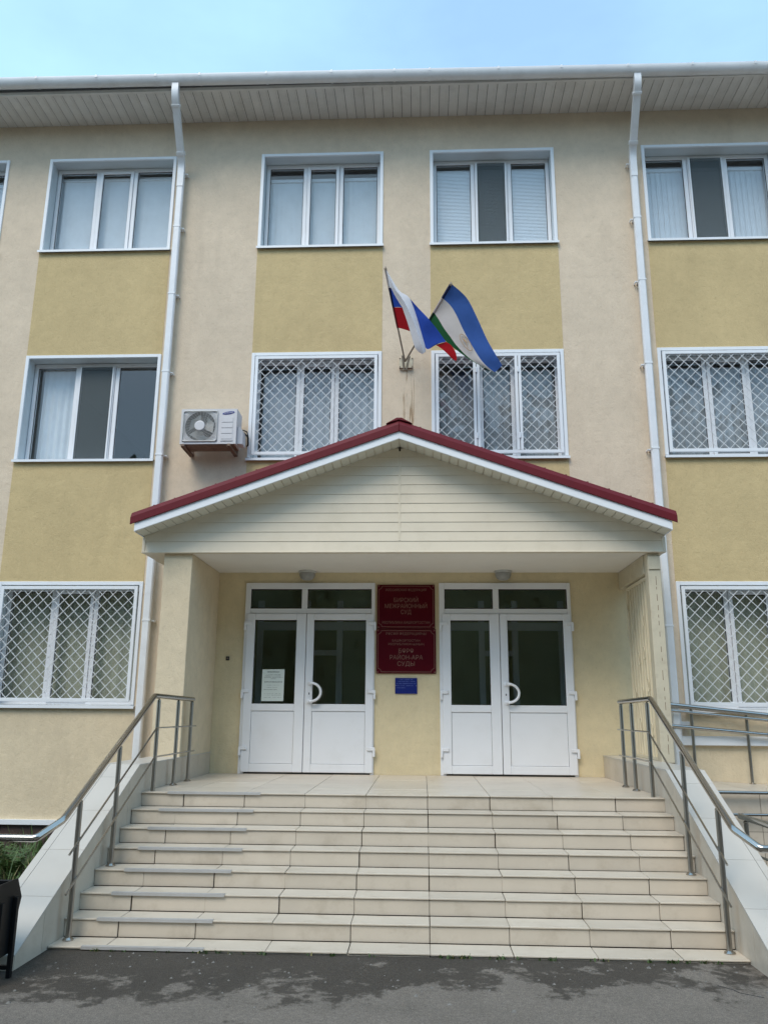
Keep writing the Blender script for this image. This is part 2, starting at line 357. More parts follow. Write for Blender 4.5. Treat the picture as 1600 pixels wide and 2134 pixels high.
# ------------------------------------------------------------------ dimensions of the facade (metres)
COLS = {'Z': (-8.39, -6.34), 'A': (-5.681, -3.626), 'B': (-2.267, -.342), 'C': (.382, 2.304), 'D': (3.645, 5.70), 'E': (6.36, 8.41)}
ZG, ZM, ZT = (.8235, 2.529), (4.282, 5.951), (7.682, 9.360)
EAVE = 10.0; GROUND = -.945

# ------------------------------------------------------------------ ground
g = MB(); gx = [-300, -12, -3.0, 3.0, 12, 300]
g.add([(-300, -300, GROUND), (300, -300, GROUND), (300, 200, GROUND), (-300, 200, GROUND)], [(0, 1, 2, 3)])
g.build('asphalt_ground', 'asphalt', kind='structure')
b = MB(); n_ = 24
vs_, fs_ = [], []
for i in range(n_+1):
    for j in range(13):
        x = -12+(9.0)*i/n_; y = -3.9+3.75*j/12
        e = 0 if j == 0 or i in (0, n_) else 1
        vs_.append((x, y, GROUND+.004+e*(.03+rnd.uniform(0, .03))))
for i in range(n_):
    for j in range(12): fs_.append((i*13+j, (i+1)*13+j, (i+1)*13+j+1, i*13+j+1))
b.add(vs_, fs_); b.build('planting_bed_soil', 'soil', kind='structure')

# ------------------------------------------------------------------ the building
bld = thing('office_building', (0, 0, GROUND), 'three-storey office building in cream and ochre plaster with white framed windows', 'building')
wallm = MB(); yelm = MB(); entm = MB()
def wbox(x0, x1, z0, z1, m=wallm): m.box(x0, x1, 0, .40, z0, z1)
Zs = -.62
order = ['Z', 'A', 'B', 'C', 'D', 'E']
wbox(-13, COLS['Z'][0], Zs, EAVE); wbox(COLS['E'][1], 13, Zs, EAVE)
wbox(COLS['Z'][1], COLS['A'][0], Zs, EAVE); wbox(COLS['D'][1], COLS['E'][0], Zs, EAVE)
wbox(COLS['A'][1], COLS['B'][0], 2.66, EAVE); wbox(COLS['B'][1], COLS['C'][0], 2.66, EAVE); wbox(COLS['C'][1], COLS['D'][0], 2.66, EAVE)
wbox(COLS['A'][1], -2.88, Zs, 2.66); wbox(3.05, COLS['D'][0], Zs, 2.66)
for k in order: wbox(*COLS[k], ZT[1], EAVE)
wallm.build('wall', 'cream', bld)
for k in 'ZADE':
    yelm = MB(); wbox(*COLS[k], Zs, ZG[0], yelm); yelm.build('lower_wall', 'yellow', bld)
DL, DR = (-2.18, -.405), (.463, 2.228); DH = 2.508
for a, c in ((-2.88, DL[0]), (DL[1], DR[0]), (DR[1], 3.05)): wbox(a, c, GROUND, 2.66, entm)
for a, c in (DL, DR): wbox(a, c, DH, 2.66, entm); wbox(a, c, GROUND, -.02, entm)
entm.build('entrance_wall', 'porchbounce', bld)
def spandrel(k, z0, z1):
    m = MB(); x0, x1 = COLS[k]; m.box(x0, x1, -.004, .40, z0, z1); m.build('spandrel_panel', 'ochre', bld)
for k in order:
    spandrel(k, ZM[1], ZT[0]); spandrel(k, ZG[1] if k in 'ZADE' else 2.66, ZM[0])

# interior shell: floors, back wall, partitions (dark rooms behind the glass)
im = MB()
for z in (2.95, 6.35, 9.85): im.box(-13, 13, .41, 6, z, z+.25)
im.box(-13, 13, 6, 6.2, GROUND, 10); im.box(-13, -12.9, .41, 6, GROUND, 10); im.box(12.9, 13, .41, 6, GROUND, 10)
for x in (-6.05, -2.95, 3.2, 6.0): im.box(x, x+.12, .41, 6, GROUND, 9.85)
im.box(-.02, .10, .41, 6, 3.2, 9.85)
im.build('interior_wall', 'room', bld)
fm = MB(); fm.box(-13, 13, .41, 6, -.06, -.01); fm.build('interior_floor', 'curbtile', bld)
ob = MB(); ob.box(-2.83, 3.2, 2.6, 2.7, 0, 2.95); ob.build('lobby_wall', 'olive', bld)

# plinth with flashing
MBp = MB(); MBp.box(-13, -2.9, .02, .4, GROUND-.1, Zs); MBp.box(3.0, 13, .02, .4, GROUND-.1, Zs)
pl = MBp.build('plinth', 'mortar', bld)
bmsh = None
for r_ in range(2):
    for c_ in range(9):
        x0 = -2.95-.42*(c_+1)+(.21 if r_ else 0); z0 = GROUND+.01+r_*.148
        x1 = min(x0+.405, -2.92)
        m = MB(); m.box(x0, x1, .004, .024, z0, z0+.138); m.build('brick', 'brick', pl, bev=.004)
fl = MB(); fl.box(-13, -2.9, -.05, .03, -.64, -.60); fl.box(-13, -2.9, -.05, -.045, -.66, -.64); fl.build('flashing', 'white', bld)

# ------------------------------------------------------------------ windows
CW = .05
def pane_quad(x0, x1, z0, z1, y): 
    m = MB(); m.box(x0, x1, y, y+.006, z0, z1); return m
def drape(x0, x1, z0, z1, y, amp=.010, pitch=.11, n=None):
    m = MB(); n = n or max(8, int((x1-x0)/.018)); vs, fs = [], []
    ph = rnd.random()*6
    for i in range(n+1):
        x = x0+(x1-x0)*i/n; yy = y+amp*math.sin(2*math.pi*x/pitch+ph+.7*math.sin(x*5))
        vs += [(x, yy, z0), (x, yy, z1)]
    for i in range(n): fs.append((2*i, 2*i+2, 2*i+3, 2*i+1))
    return m.add(vs, fs)
def blind_v(x0, x1, z0, z1, y, m=None):
    m = m or MB(); x = x0
    while x < x1-.02:
        m.add([(x, y, z0), (min(x+.088, x1), y+.012, z0), (min(x+.088, x1), y+.012, z1), (x, y, z1)], [(0, 1, 2, 3)]); x += .082
    return m
def blind_h(x0, x1, z0, z1, y):
    m = MB(); z = z0
    while z < z1:
        m.add([(x0, y, z), (x1, y, z), (x1, y+.005, z+.0235), (x0, y+.005, z+.0235)], [(0, 1, 2, 3)]); z += .025
    return m
def window(k, zr, inside, net=False, label=None):
    x0, x1 = COLS[k]; z0, z1 = zr; F = .20
    c = MB()
    c.box(x0, x0+CW, -.02, .012, z0+.04, z1); c.box(x1-CW, x1, -.02, .012, z0+.04, z1); c.box(x0+CW, x1-CW, -.02, .012, z1-CW, z1)
    ix0, ix1, iz0, iz1 = x0+CW, x1-CW, z0+.055, z1-CW
    wo_ = c.build('window', 'white', bld, bev=.004)
    if label: wo_['label'] = label
    rv = MB(); rv.box(x0+.004, ix0-.006, .013, F+.07, z0+.02, z1-.004); rv.box(ix1+.006, x1-.004, .013, F+.07, z0+.02, z1-.004); rv.box(ix0-.006, ix1+.006, .013, F+.07, iz1+.006, z1-.004)
    rv.build('reveal', 'reveal', wo_)
    s = MB(); s.prism([(x0-.012, -.055, z0+.012), (x0-.012, F+.02, z0+.045), (x0-.012, F+.02, z0+.055), (x0-.012, -.055, z0+.022)], (x1-x0+.024, 0, 0))
    s.box(x0-.012, x1+.012, -.058, -.05, z0-.012, z0+.024); s.build('sill', 'white', wo_)
    w_ = ix1-ix0; m1, m2 = ix0+.345*w_, ix0+.655*w_; fr = .055; mh = .036
    f = MB(); fz0 = z0+.045
    f.box(ix0, ix0+fr, F, F+.07, fz0, iz1); f.box(ix1-fr, ix1, F, F+.07, fz0, iz1)
    f.box(ix0+fr, ix1-fr, F, F+.07, iz1-.06, iz1); f.box(ix0+fr, ix1-fr, F, F+.07, fz0, fz0+.055)
    f.box(m1-mh, m1+mh-.012, F, F+.07, fz0+.055, iz1-.06); f.box(m2-mh+.012, m2+mh, F, F+.07, fz0+.055, iz1-.06)
    f.build('frame', 'pvc', wo_, bev=.004)
    a, b_ = m1+mh-.008, m2-mh+.008; q0, q1 = fz0+.02, iz1-.045; sw = .052
    t = MB(); t.box(a, a+sw, F-.014, F+.05, q0, q1); t.box(b_-sw, b_, F-.014, F+.05, q0, q1); t.box(a+sw, b_-sw, F-.014, F+.05, q1-sw, q1); t.box(a+sw, b_-sw, F-.014, F+.05, q0, q0+sw)
    t.build('sash', 'pvc', wo_, bev=.004)
    P = [(ix0+fr, m1-mh, fz0+.055, iz1-.06, F+.024), (a+sw, b_-sw, q0+sw, q1-sw, F+.012), (m2+mh, ix1-fr, fz0+.055, iz1-.06, F+.024)]
    gk = MB()
    for (u0, u1, v0, v1, y) in P:
        pane_quad(u0, u1, v0, v1, y).build('pane', 'glass', wo_)
        e = .009
        gk.box(u0, u0+e, y-.004, y-.001, v0, v1); gk.box(u1-e, u1, y-.004, y-.001, v0, v1); gk.box(u0+e, u1-e, y-.004, y-.001, v1-e, v1); gk.box(u0+e, u1-e, y-.004, y-.001, v0, v0+e)
    gk.build('gasket', 'rubber', wo_)
    if net:
        u0, u1, v0, v1, y = P[1]
        nm = MB(); nm.box(u0-.02, u1+.02, F-.030, F-.028, v0-.03, v1+.03); nm.build('mosquito_net', 'net', wo_)
        ne = MB(); ne.box(u0-.035, u0-.015, F-.036, F-.018, v0-.04, v1+.04); ne.box(u1+.015, u1+.035, F-.036, F-.018, v0-.04, v1+.04); ne.build('net_frame', 'pvc', wo_)
    inside(wo_, ix0, ix1, fz0, iz1, F, (m1, m2))
    return wo_
def in_vertical(gap=.22, part=(0, 1), y=.12):
    def f(p, x0, x1, z0, z1, F, ms):
        w_ = x1-x0; blind_v(x0+part[0]*w_, x0+part[1]*w_, z0-.02, z1-gap, F+y).build('blind', 'curtain', p)
        hd = MB(); hd.box(x0, x1, F+y-.02, F+y+.03, z1-gap, z1-gap+.05); hd.build('blind_rail', 'curtain', p)
    return f
def in_drape(parts, gap=.05, m='curtain', y=.14, pitch=.11):
    def f(p, x0, x1, z0, z1, F, ms):
        w_ = x1-x0
        for a, c in parts: drape(x0+a*w_, x0+c*w_, z0-.05, z1-gap, F+y, pitch=pitch).build('curtain', m, p)
    return f
def in_hblind(p, x0, x1, z0, z1, F, ms):
    for a, c in ((x0+.04, ms[0]-.02), (ms[0]+.04, ms[1]-.04), (ms[1]+.02, x1-.04)):
        blind_h(a, c, z0+.03, z1-.13, F+.055).build('blind', 'blind', p)
window('Z', ZT, in_vertical()); window('A', ZT, in_vertical(.14))
window('B', ZT, in_vertical(.24)); window('C', ZT, in_hblind, net=True, label='top floor window with white slatted blinds and a dark net on its middle sash')
window('D', ZT, in_vertical(.2), net=True)
window('E', ZT, in_vertical(.2))
window('Z', ZM, in_vertical()); window('A', ZM, in_drape([(.05, .30)], .02), net=True, label='ungrilled middle floor window with one pale curtain and a dark net')
window('B', ZM, in_drape([(.04, .99)], .16, 'curtain_grey')); window('C', ZM, in_drape([(.0, .98)], .20, 'curtain_grey'))
window('D', ZM, in_drape([(.0, .99)], .13, 'curtain_grey')); window('E', ZM, in_drape([(.0, .99)], .13))
window('Z', ZG, in_vertical()); window('A', ZG, in_drape([(.0, .99)], .0, 'curtain_olive', .20, .16))
window('D', ZG, in_drape([(.0, .40), (.40, .98)], .0, 'curtain_olive', .12, .16)); window('E', ZG, in_vertical())

# ------------------------------------------------------------------ eaves: soffit planks, fascia, gutter, downpipes, roof
x = -7.6; SP = .1452
pm = MB(); pm.box(.0034, SP-.0034, -.665, 0, 0, .012); pm.box(SP-.042, SP-.030, -.665, 0, -.007, 0)
sm = pm.mesh('soffit_plank', 'soffit', bev=.002)
while x < 8.2:
    link('soffit_plank', sm, bld, (x, -.003, EAVE-.014)); x += SP
sb = MB(); sb.box(-13, -7.6, -.665, 0, EAVE-.014, EAVE); sb.box(x, 13, -.665, 0, EAVE-.014, EAVE); sb.build('soffit_end', 'soffit', bld)
sk = MB(); sk.box(-13, 13, -.665, .38, EAVE+.001, EAVE+.02); sk.build('soffit_backing', 'grout', bld)
fa = MB(); fa.box(-13, 13, -.70, -.667, EAVE+.0305, EAVE+.06); fa.build('fascia_board', 'fasciashade', bld)
jt = MB(); jt.box(-13, 13, -.705, -.667, EAVE-.022, EAVE+.030); jt.build('soffit_trim', 'soffit', bld)
def gz(x): return EAVE+.050-.0085*(x+.3)
gm = MB(); prof = []
for i in range(9):
    a = math.pi*(i/8); prof.append((-.815-.082*math.cos(a), -.085*math.sin(a)))
prof = [(-.897, .034), (-.905, .034), (-.905, .0)]+prof[1:]+[(-.733, .03)]
vs, fs = [], []
for xx in (-13, 13):
    for (y, z) in prof: vs.append((xx, y, gz(xx)+z))
n_ = len(prof)
for i in range(n_-1): fs.append((i, i+1, n_+i+1, n_+i))
gm.add(vs, fs); gm.build('gutter', 'gutter', bld, smooth=True)
for xx in (-7.2, -6.5, -5.6, -4.67, -3.76, -3.09, -2.08, -1.1, -.16, .365, 1.38, 2.3, 3.27, 4.2, 5.1, 6.0):
    k = MB(); z = gz(xx); wd = .028
    pts = [(y-.004*(1 if y < -.815 else -1), z_-.004) for y, z_ in prof[2:-1]]
    for i in range(len(pts)-1):
        (y0, a), (y1, c) = pts[i], pts[i+1]; k.add([(xx, y0, z+a), (xx+wd, y0, z+a), (xx+wd, y1, z+c), (xx, y1, z+c)], [(0, 1, 2, 3)])
    k.box(xx, xx+wd, -.912, -.903, z-.004, z+.040); k.build('gutter_bracket', 'gutter', bld)
rf = MB(); rf.prism([(-13, -.80, EAVE+.095), (-13, 6.2, EAVE+2.9), (-13, 13, EAVE+.2), (-13, 13, EAVE+.17), (-13, 6.2, EAVE+2.86), (-13, -.80, EAVE+.075)], (26, 0, 0))
rfo = rf.build('roof', 'roofgrey', bld)
rr = MB(); rr.bar((0, -.82, .092), (0, 6.2, 2.91), .034, .030, (0, -.37, .93)); rme = rr.mesh('roof_rib', 'roofgrey')
xx = -8.0
while xx < 8.5: link('roof_rib', rme, rfo, (xx, 0, EAVE)); xx += .26
ew = MB(); ew.box(-13, 13, 12.6, 13, GROUND, EAVE+.2); ew.box(-13, -12.8, .41, 12.6, GROUND, EAVE+.15); ew.box(12.8, 13, .41, 12.6, GROUND, EAVE+.15); ew.build('rear_wall', 'cream', bld)

def downpipe(X, ztops):
    P = .058
    pts = [(X+.05 if X < 0 else X-.05, -.815, gz(X)-.06), (X+.05 if X < 0 else X-.05, -.815, 9.80), (X, -.12, 9.12)]
    o = MB()
    pa, pb, pc = [Vector(q) for q in pts]
    sp_ = fillet([pa, pb, pc, pc+Vector((0, 0, -.4))], .10, 5); wd, hd = .098, .075; vs, fs = [], []
    for i, q in enumerate(sp_):
        t = (sp_[min(i+1, len(sp_)-1)]-sp_[max(i-1, 0)]).normalized(); nn = Vector((0, -1, 0)); nn = (nn-t*nn.dot(t)).normalized(); e = Vector((wd/2, 0, 0))
        vs += [q+e+nn*hd/2, q-e+nn*hd/2, q-e-nn*hd/2, q+e-nn*hd/2]
    for i in range(len(sp_)-1):
        for j in range(4): fs.append((4*i+j, 4*i+(j+1) % 4, 4*i+4+(j+1) % 4, 4*i+4+j))
    o.add(vs, fs+[(3, 2, 1, 0), tuple(range(len(vs)-4, len(vs)))])
    d = o.build('downpipe', 'gutter', bld, smooth=True)
    s2 = MB(); prev = 9.12
    zb = [9.02]+ztops+[GROUND+.10]
    s2.box(X-.052, X+.052, -.150, -.07, zb[-1], 9.05); s2.build('pipe_shaft', 'gutter', d, bev=.016)
    col_ = MB(); col_.bar(pb+(pc-pb)*.12, pb+(pc-pb)*.16, .125, .095, (0, -.73, -.68)); col_.bar(pb+(pc-pb)*.80, pb+(pc-pb)*.86, .125, .095, (0, -.73, -.68)); col_.build('pipe_collar', 'gutter', d, bev=.004)
    for z in ztops:
        k = MB(); k.box(X-.055, X+.055, -.154, -.002, z-.014, z+.014); sgn = 1 if X < 0 else -1
        xs_ = sorted((X+sgn*.05, X+sgn*.088)); k.box(xs_[0], xs_[1], -.085, -.055, z-.011, z+.007)
        k.box(X+sgn*.086-.007, X+sgn*.086+.007, -.085, -.002, z-.018, z+.007)
        k.build('pipe_bracket', 'gutter', d, bev=.003)
    return d
downpipe(-3.5027, [8.98, 8.02, 6.88, 5.62, 4.34, 1.98]); downpipe(3.4765, [8.98, 8.02, 6.98, 5.66, 4.38, 1.92])

# conduit box on the wall beside the ramp
cb = MB()
cb.box(3.42, 3.56, -.07, -.001, .52, .84); cb.box(3.42, 9, -.07, -.001, .405, .52); cb.box(3.40, 3.66, -.085, -.003, .62, .70)
cb.build('wall_conduit', 'white', bld, bev=.004)

# ------------------------------------------------------------------ doors
def door(xr, txt, label, m_split):
    x0, x1 = xr; d = MB()
    d.box(x0, x0+.072, -.03, .06, 0, DH); d.box(x1-.048, x1, -.03, .06, 0, DH); d.box(x0+.072, x1-.048, -.03, .06, DH-.085, DH)
    d.box(x0+.072, x1-.048, -.024, .06, 2.085, 2.155)
    mid = x0+m_split; d.box(mid-.040, mid+.040, -.024, .06, 2.155, DH-.085)
    fr = d.build('door', 'pvc', bld, bev=.005, label=label)
    for a, c in ((x0+.072, mid-.04), (mid+.04, x1-.048)):
        pane_quad(a, c, 2.155, DH-.085, .0).build('transom_pane', 'doorglass', fr)
        k = MB(); k.box(a, c, -.012, -.002, DH-.10, DH-.085); k.box(a, c, -.012, -.002, 2.155, 2.168); k.box(a, a+.012, -.012, -.002, 2.168, DH-.10); k.box(c-.012, c, -.012, -.002, 2.168, DH-.10); k.build('gasket', 'rubber', fr)
    sh = MB(); sh.box(x0+.075, x1-.05, -.02, .05, 0, .014); sh.build('threshold', 'dark', fr)
    # vestibule behind: a second white glazed door frame, dim behind the glass
    v = MB(); yy = 1.35
    for a in (x0-.1, x0+.62, x0+1.12, x1+.05): v.box(a, a+.09, yy, yy+.06, 0, 2.45)
    v.box(x0-.1, x1+.14, yy-.004, yy+.064, 2.0, 2.12); v.box(x0-.1, x1+.14, yy-.004, yy+.064, .75, .84); v.box(x0+.71, x0+1.12, yy+.01, yy+.05, 1.62, 1.70)
    v.build('inner_door_frame', 'pvc', fr, bev=.004)
    lv = [(x0+.035, mid+.035, 'L'), (mid+.043, x1-.012, 'R')]
    for a, c, sd_ in lv:
        zb, zt = .022, 2.082; st = .115; l_ = MB(); yf = -.052
        inl, inr = (a+.115, c-.130) if sd_ == 'L' else (a+.100, c-.105)
        l_.box(a, inl, yf, .02, zb, zt); l_.box(inr, c, yf, .02, zb, zt); l_.box(inl, inr, yf, .02, zt-.085, zt); l_.box(inl, inr, yf, .02, zb, zb+.105); l_.box(inl, inr, yf, .02, .795, .888)
        lo = l_.build('door_leaf', 'pvc', fr, bev=.006)
        pane_quad(inl, inr, .888, zt-.085, -.02).build('pane', 'doorglass', fr)
        p_ = MB(); p_.box(inl+.004, inr-.004, yf+.014, yf+.03, zb+.109, .791); p_.build('door_panel', 'pvc', fr)
        gs = MB(); e = .006
        gs.box(inl, inl+.004, yf+.018, yf+.02, zb+.105, .795); gs.box(inr-.004, inr, yf+.018, yf+.02, zb+.105, .795)
        for (q0, q1) in ((.888, zt-.085),):
            gs.box(inl, inl+e, yf+.016, yf+.026, q0, q1); gs.box(inr-e, inr, yf+.016, yf+.026, q0, q1); gs.box(inl+e, inr-e, yf+.016, yf+.026, q1-.014, q1); gs.box(inl+e, inr-e, yf+.016, yf+.026, q0, q0+e)
        gs.build('gasket', 'rubber', fr)
        for z in (.30, 1.03, 1.93):
            h = MB()
            if sd_ == 'L': h.box(a-.028, a+.075, yf-.022, yf-.001, z, z+.045); h.box(a-.032, a-.002, yf-.026, yf+.004, z-.075, z+.03)
            else: h.box(c-.075, c+.028, yf-.022, yf-.001, z, z+.045); h.box(c+.002, c+.032, yf-.026, yf+.004, z-.075, z+.03)
            h.build('hinge', 'pvc', fr, bev=.005)
        if sd_ == 'R':
            h = MB(); zc = 1.04; rr_ = .118; xc = a+.058
            pts = [(xc, yf-.0, zc+rr_)]+[(xc+.030+.165*math.cos(t)*.80, yf-.07, zc+rr_*1.0*math.sin(t)) for t in [math.pi/2-i*math.pi/14 for i in range(15)]]+[(xc, yf-.0, zc-rr_)]
            h.tube(pts, .0175, 10); h.lathe([(.03, 0), (.03, -.012), (.02, -.016)], (xc, yf, zc+rr_), 'Y', 14); h.lathe([(.03, 0), (.03, -.012), (.02, -.016)], (xc, yf, zc-rr_), 'Y', 14)
            h.build('handle', 'pvc', fr, smooth=True)
            kh = MB(); kh.box(xc-.012, xc+.012, yf-.004, yf, .985, 1.045); kh.box(xc-.006, xc+.006, yf-.007, yf-.004, 1.01, 1.035, 1); kh.build('keyhole', ['pvc', 'rubber'], fr)
    return fr
door(DL, True, 'white double door carrying a paper notice on its glass', .812)
door(DR, False, 'white double door beside the iron gate side of the porch', .764)

# ------------------------------------------------------------------ porch
YG, YF = -1.45, -1.77
AX, AZ = -.036, 3.985; LX, RX, CZ = -3.165, 3.108, 2.855
porch = thing('entrance_porch', (0, -1.4, 0), 'gabled porch with cream siding, dark red roof edge and white fascia over both doors', 'porch')
def slope_z(xx): return AZ-(AZ-CZ)*((AX-xx)/(AX-LX) if xx < AX else (xx-AX)/(RX-AX))
def slope_x(z, side): 
    t = (AZ-z)/(AZ-CZ); return AX-(AX-LX)*t if side < 0 else AX+(RX-AX)*t
p = MB(); p.box(-2.907, -2.56, -1.40, 0, .262, 2.648); p.build('side_wall', 'yellow', porch, bev=.006)
# siding boards (lapped)
zs = [2.665]+[2.79+.1178*i for i in range(11)]
for i in range(len(zs)-1):
    z0, z1 = zs[i], min(zs[i+1], AZ-.02)
    if z0 > AZ-.05: break
    for sd_ in (-1, 1):
        if i == 0:
            if sd_ > 0: continue
            xa0, xa1, xb0, xb1 = LX, RX, LX, RX
        else:
            e0 = slope_x(z0, sd_) if z0 > CZ else (LX if sd_ < 0 else RX); e1 = slope_x(z1, sd_) if z1 > CZ else (LX if sd_ < 0 else RX)
            inn = AX+sd_*.012
            xa0, xa1 = (e0, inn) if sd_ < 0 else (inn, e0); xb0, xb1 = (e1, inn) if sd_ < 0 else (inn, e1)
        if xa1-xa0 < .03: continue
        lap = .0065
        m = MB(); m.add([(xa0, YG-lap, z0), (xa1, YG-lap, z0), (xb1, YG, z1-.001), (xb0, YG, z1-.001), (xa0, YG+.03, z0), (xa1, YG+.03, z0), (xb1, YG+.03, z1-.001), (xb0, YG+.03, z1-.001)],
                        [(0, 1, 2, 3), (7, 6, 5, 4), (0, 4, 5, 1), (3, 2, 6, 7), (0, 3, 7, 4), (1, 5, 6, 2)])
        m.build('siding_board', 'siding', porch)
j = MB(); j.box(AX-.013, AX+.013, YG-.0075, YG-.001, 2.792, AZ-.06); j.build('joint_strip', 'siding', porch, bev=.003)
gb = MB(); gb.prism([(LX+.01, YG+.035, 2.66), (RX-.01, YG+.035, 2.66), (RX-.01, YG+.035, CZ), (AX, YG+.035, AZ-.02), (LX+.01, YG+.035, CZ)], (0, .04, 0)); gb.build('gable_backing', 'grout', porch)
# bottom beam trim, side faces, underside
bt = MB(); bt.box(LX-.008, RX+.008, YG-.018, YG+.06, 2.648, 2.664); bt.box(LX-.006, LX+.03, YG-.014, -.002, 2.664, CZ-.02); bt.box(RX-.03, RX+.006, YG-.014, -.002, 2.664, CZ-.02)
for sd_, ex in ((-1, LX), (1, RX)):
    bt.prism([(ex, YG+.001, CZ-.07), (ex, YG+.001, CZ), (slope_x(2.9075, sd_), YG+.001, 2.9075)], (0, .034, 0))
bt.build('beam_trim', 'siding', porch, bev=.003)
us = MB(); us.box(LX, -2.56, YG+.06, -.002, 2.650, 2.664); us.box(3.04, RX, YG+.06, -.002, 2.650, 2.664); us.build('beam_underside', 'siding', porch)
ce = MB(); ce.box(-2.56, 3.04, YG+.06, -.002, 2.652, 2.668); ce.build('ceiling', 'ceiling', porch)
# soffit tiles under the front overhang, running along each slope
for sd_ in (-1, 1):
    ex = LX if sd_ < 0 else RX
    for i in range(31):
        t0, t1 = i/31+.0016, (i+1)/31-.0016
        xa, xb = AX+(ex-AX)*t0, AX+(ex-AX)*t1
        m = MB(); za, zb = slope_z(xa), slope_z(xb)
        m.prism([(xa, YF+.03, za), (xb, YF+.03, zb), (xb, YG, zb), (xa, YG, za)], (0, 0, .012)); m.build('soffit_tile', 'soffit_tile', porch)
so_ = MB()
for ex in (LX, RX): so_.prism([(AX, YF+.03, AZ+.014), (ex, YF+.03, CZ+.014), (ex, -.002, CZ+.014), (AX, -.002, AZ+.014)], (0, 0, .03))
so_.build('roof_decking', 'siding', porch)
for ex in (LX-.012, RX+.008):
    f = MB(); f.prism([(AX, YF, AZ-.002), (ex, YF, CZ-.006), (ex, YF, CZ+.098), (AX, YF, AZ+.094)], (0, .028, 0)); f.build('fascia_board', 'fascia', porch, bev=.003)
ev = MB()
ev.box(LX-.014, LX-.002, YF+.03, -.002, CZ-.006, CZ+.098); ev.box(RX-.002, RX+.010, YF+.03, -.002, CZ-.006, CZ+.098); ev.build('eave_board', 'fascia', porch)
# red metal: front trim (vertical face, then a shallow roll back) and sheets
for sd_, ex in ((-1, LX-.062), (1, RX+.066)):
    ez = CZ+.098-.02
    rm = MB(); a = .088; c_ = .060
    A0, A1 = (AX, YF-.022, AZ+.086), (ex, YF-.022, ez-.005)
    prof = [(0, 0), (0, a), (.035, a+c_), (.16, a+c_+.012), (1.765, a+c_+.012), (1.765, a+c_-.02), (.05, a+c_-.02), (.014, 0)]
    vs = [];
    for (px_, py_, pz_) in (A0, A1):
        for (y, z) in prof: vs.append((px_, py_+y, pz_+z))
    n_ = len(prof); fs = [(i, (i+1) % n_, n_+(i+1) % n_, n_+i) for i in range(n_)]+[tuple(range(n_)), tuple(range(n_, 2*n_))]
    rm.add(vs, fs); rm.build('roof_sheet', 'red', porch, bev=.006)
    for i in range(1, 13):                                  # seams standing on the sheet
        t = i/13; cx = A0[0]+(A1[0]-A0[0])*t; cz = A0[2]+(A1[2]-A0[2])*t+a+c_
        s_ = MB(); s_.box(cx-.02, cx+.02, YF+.10, -.01, cz-.01, cz+.034); s_.build('roof_seam', 'red', porch)
rc = MB(); rc.prism([(AX-.16, YF-.012, AZ+.188), (AX-.03, YF-.012, AZ+.262), (AX+.03, YF-.012, AZ+.262), (AX+.16, YF-.012, AZ+.188), (AX, YF-.012, AZ+.235)], (0, 1.77, 0)); rc.build('ridge_cap', 'red', porch, bev=.004)
# right post, lintel, cap
po = MB(); po.box(2.902, 3.05, -1.40, -1.25, .255, 2.648); po.build('post', 'lintel', porch, bev=.006)
cp = MB(); cp.box(2.908, 3.046, -1.416, -1.401, 2.45, 2.612); cp.build('post_cap', 'lintel', porch, bev=.004)
sm_ = MB(); zz = .35
while zz < 2.3:
    h = rnd.uniform(.03, .13); xx = 2.985+rnd.uniform(-.003, .003)
    sm_.box(xx, xx+.006, -1.4015, -1.395, zz, zz+h); zz += h+rnd.uniform(.02, .12)
sm_.build('post_seam', 'rust', porch)
li = MB(); li.box(2.888, 3.04, -1.249, -.002, 2.418, 2.648); li.build('lintel', 'lintel', porch, bev=.005)

# iron gate standing closed at the right side of the porch
gate = thing('iron_gate', (2.93, -.75, .255), 'cream painted iron gate with vertical bars and small scrolls beside the porch post', 'gate')
sh = MB(); sh.box(2.955, 2.962, -1.245, -.22, .28, 2.40); sh.build('sheet_panel', 'gate', gate)
gf = MB(); gf.box(2.918, 2.952, -1.245, -1.205, .27, 2.40); gf.box(2.918, 2.952, -.26, -.22, .27, 2.40); gf.box(2.918, 2.952, -1.205, -.26, 2.36, 2.40); gf.box(2.918, 2.952, -1.205, -.26, .27, .31); gf.build('gate_frame', 'gate', gate, bev=.004)
ys = [-1.205+.1181*i for i in range(1, 8)]
for y in ys:
    m = MB(); m.box(2.922, 2.948, y-.013, y+.013, .31, 2.36); m.build('bar', 'gate', gate, bev=.003)
for i, (y, z) in enumerate([(-.33, 2.13), (-.55, 1.86), (-1.02, 1.9), (-.72, 1.45), (-.95, 1.50), (-.45, 1.02), (-.78, 1.03), (-1.05, 1.12), (-.9, .72), (-.6, .66), (-1.08, .6)]):
    m = MB(); pts = []
    for q in range(15):
        t = q/14; a = -2.6+t*5.4; r_ = .045*(1-.25*t); pts.append((2.91, y+r_*math.cos(a), z+.075*math.sin(a)+.01*t))
    m.tube(pts, .006, 6); m.build('scroll', 'gate', gate, smooth=True)
hg = MB(); hg.lathe([(.014, 0), (.014, .11)], (2.925, -.205, 1.75), 'Z', 10); hg.lathe([(.014, 0), (.014, .11)], (2.925, -.205, .62), 'Z', 10); hg.build('hinge', 'lintel', gate)

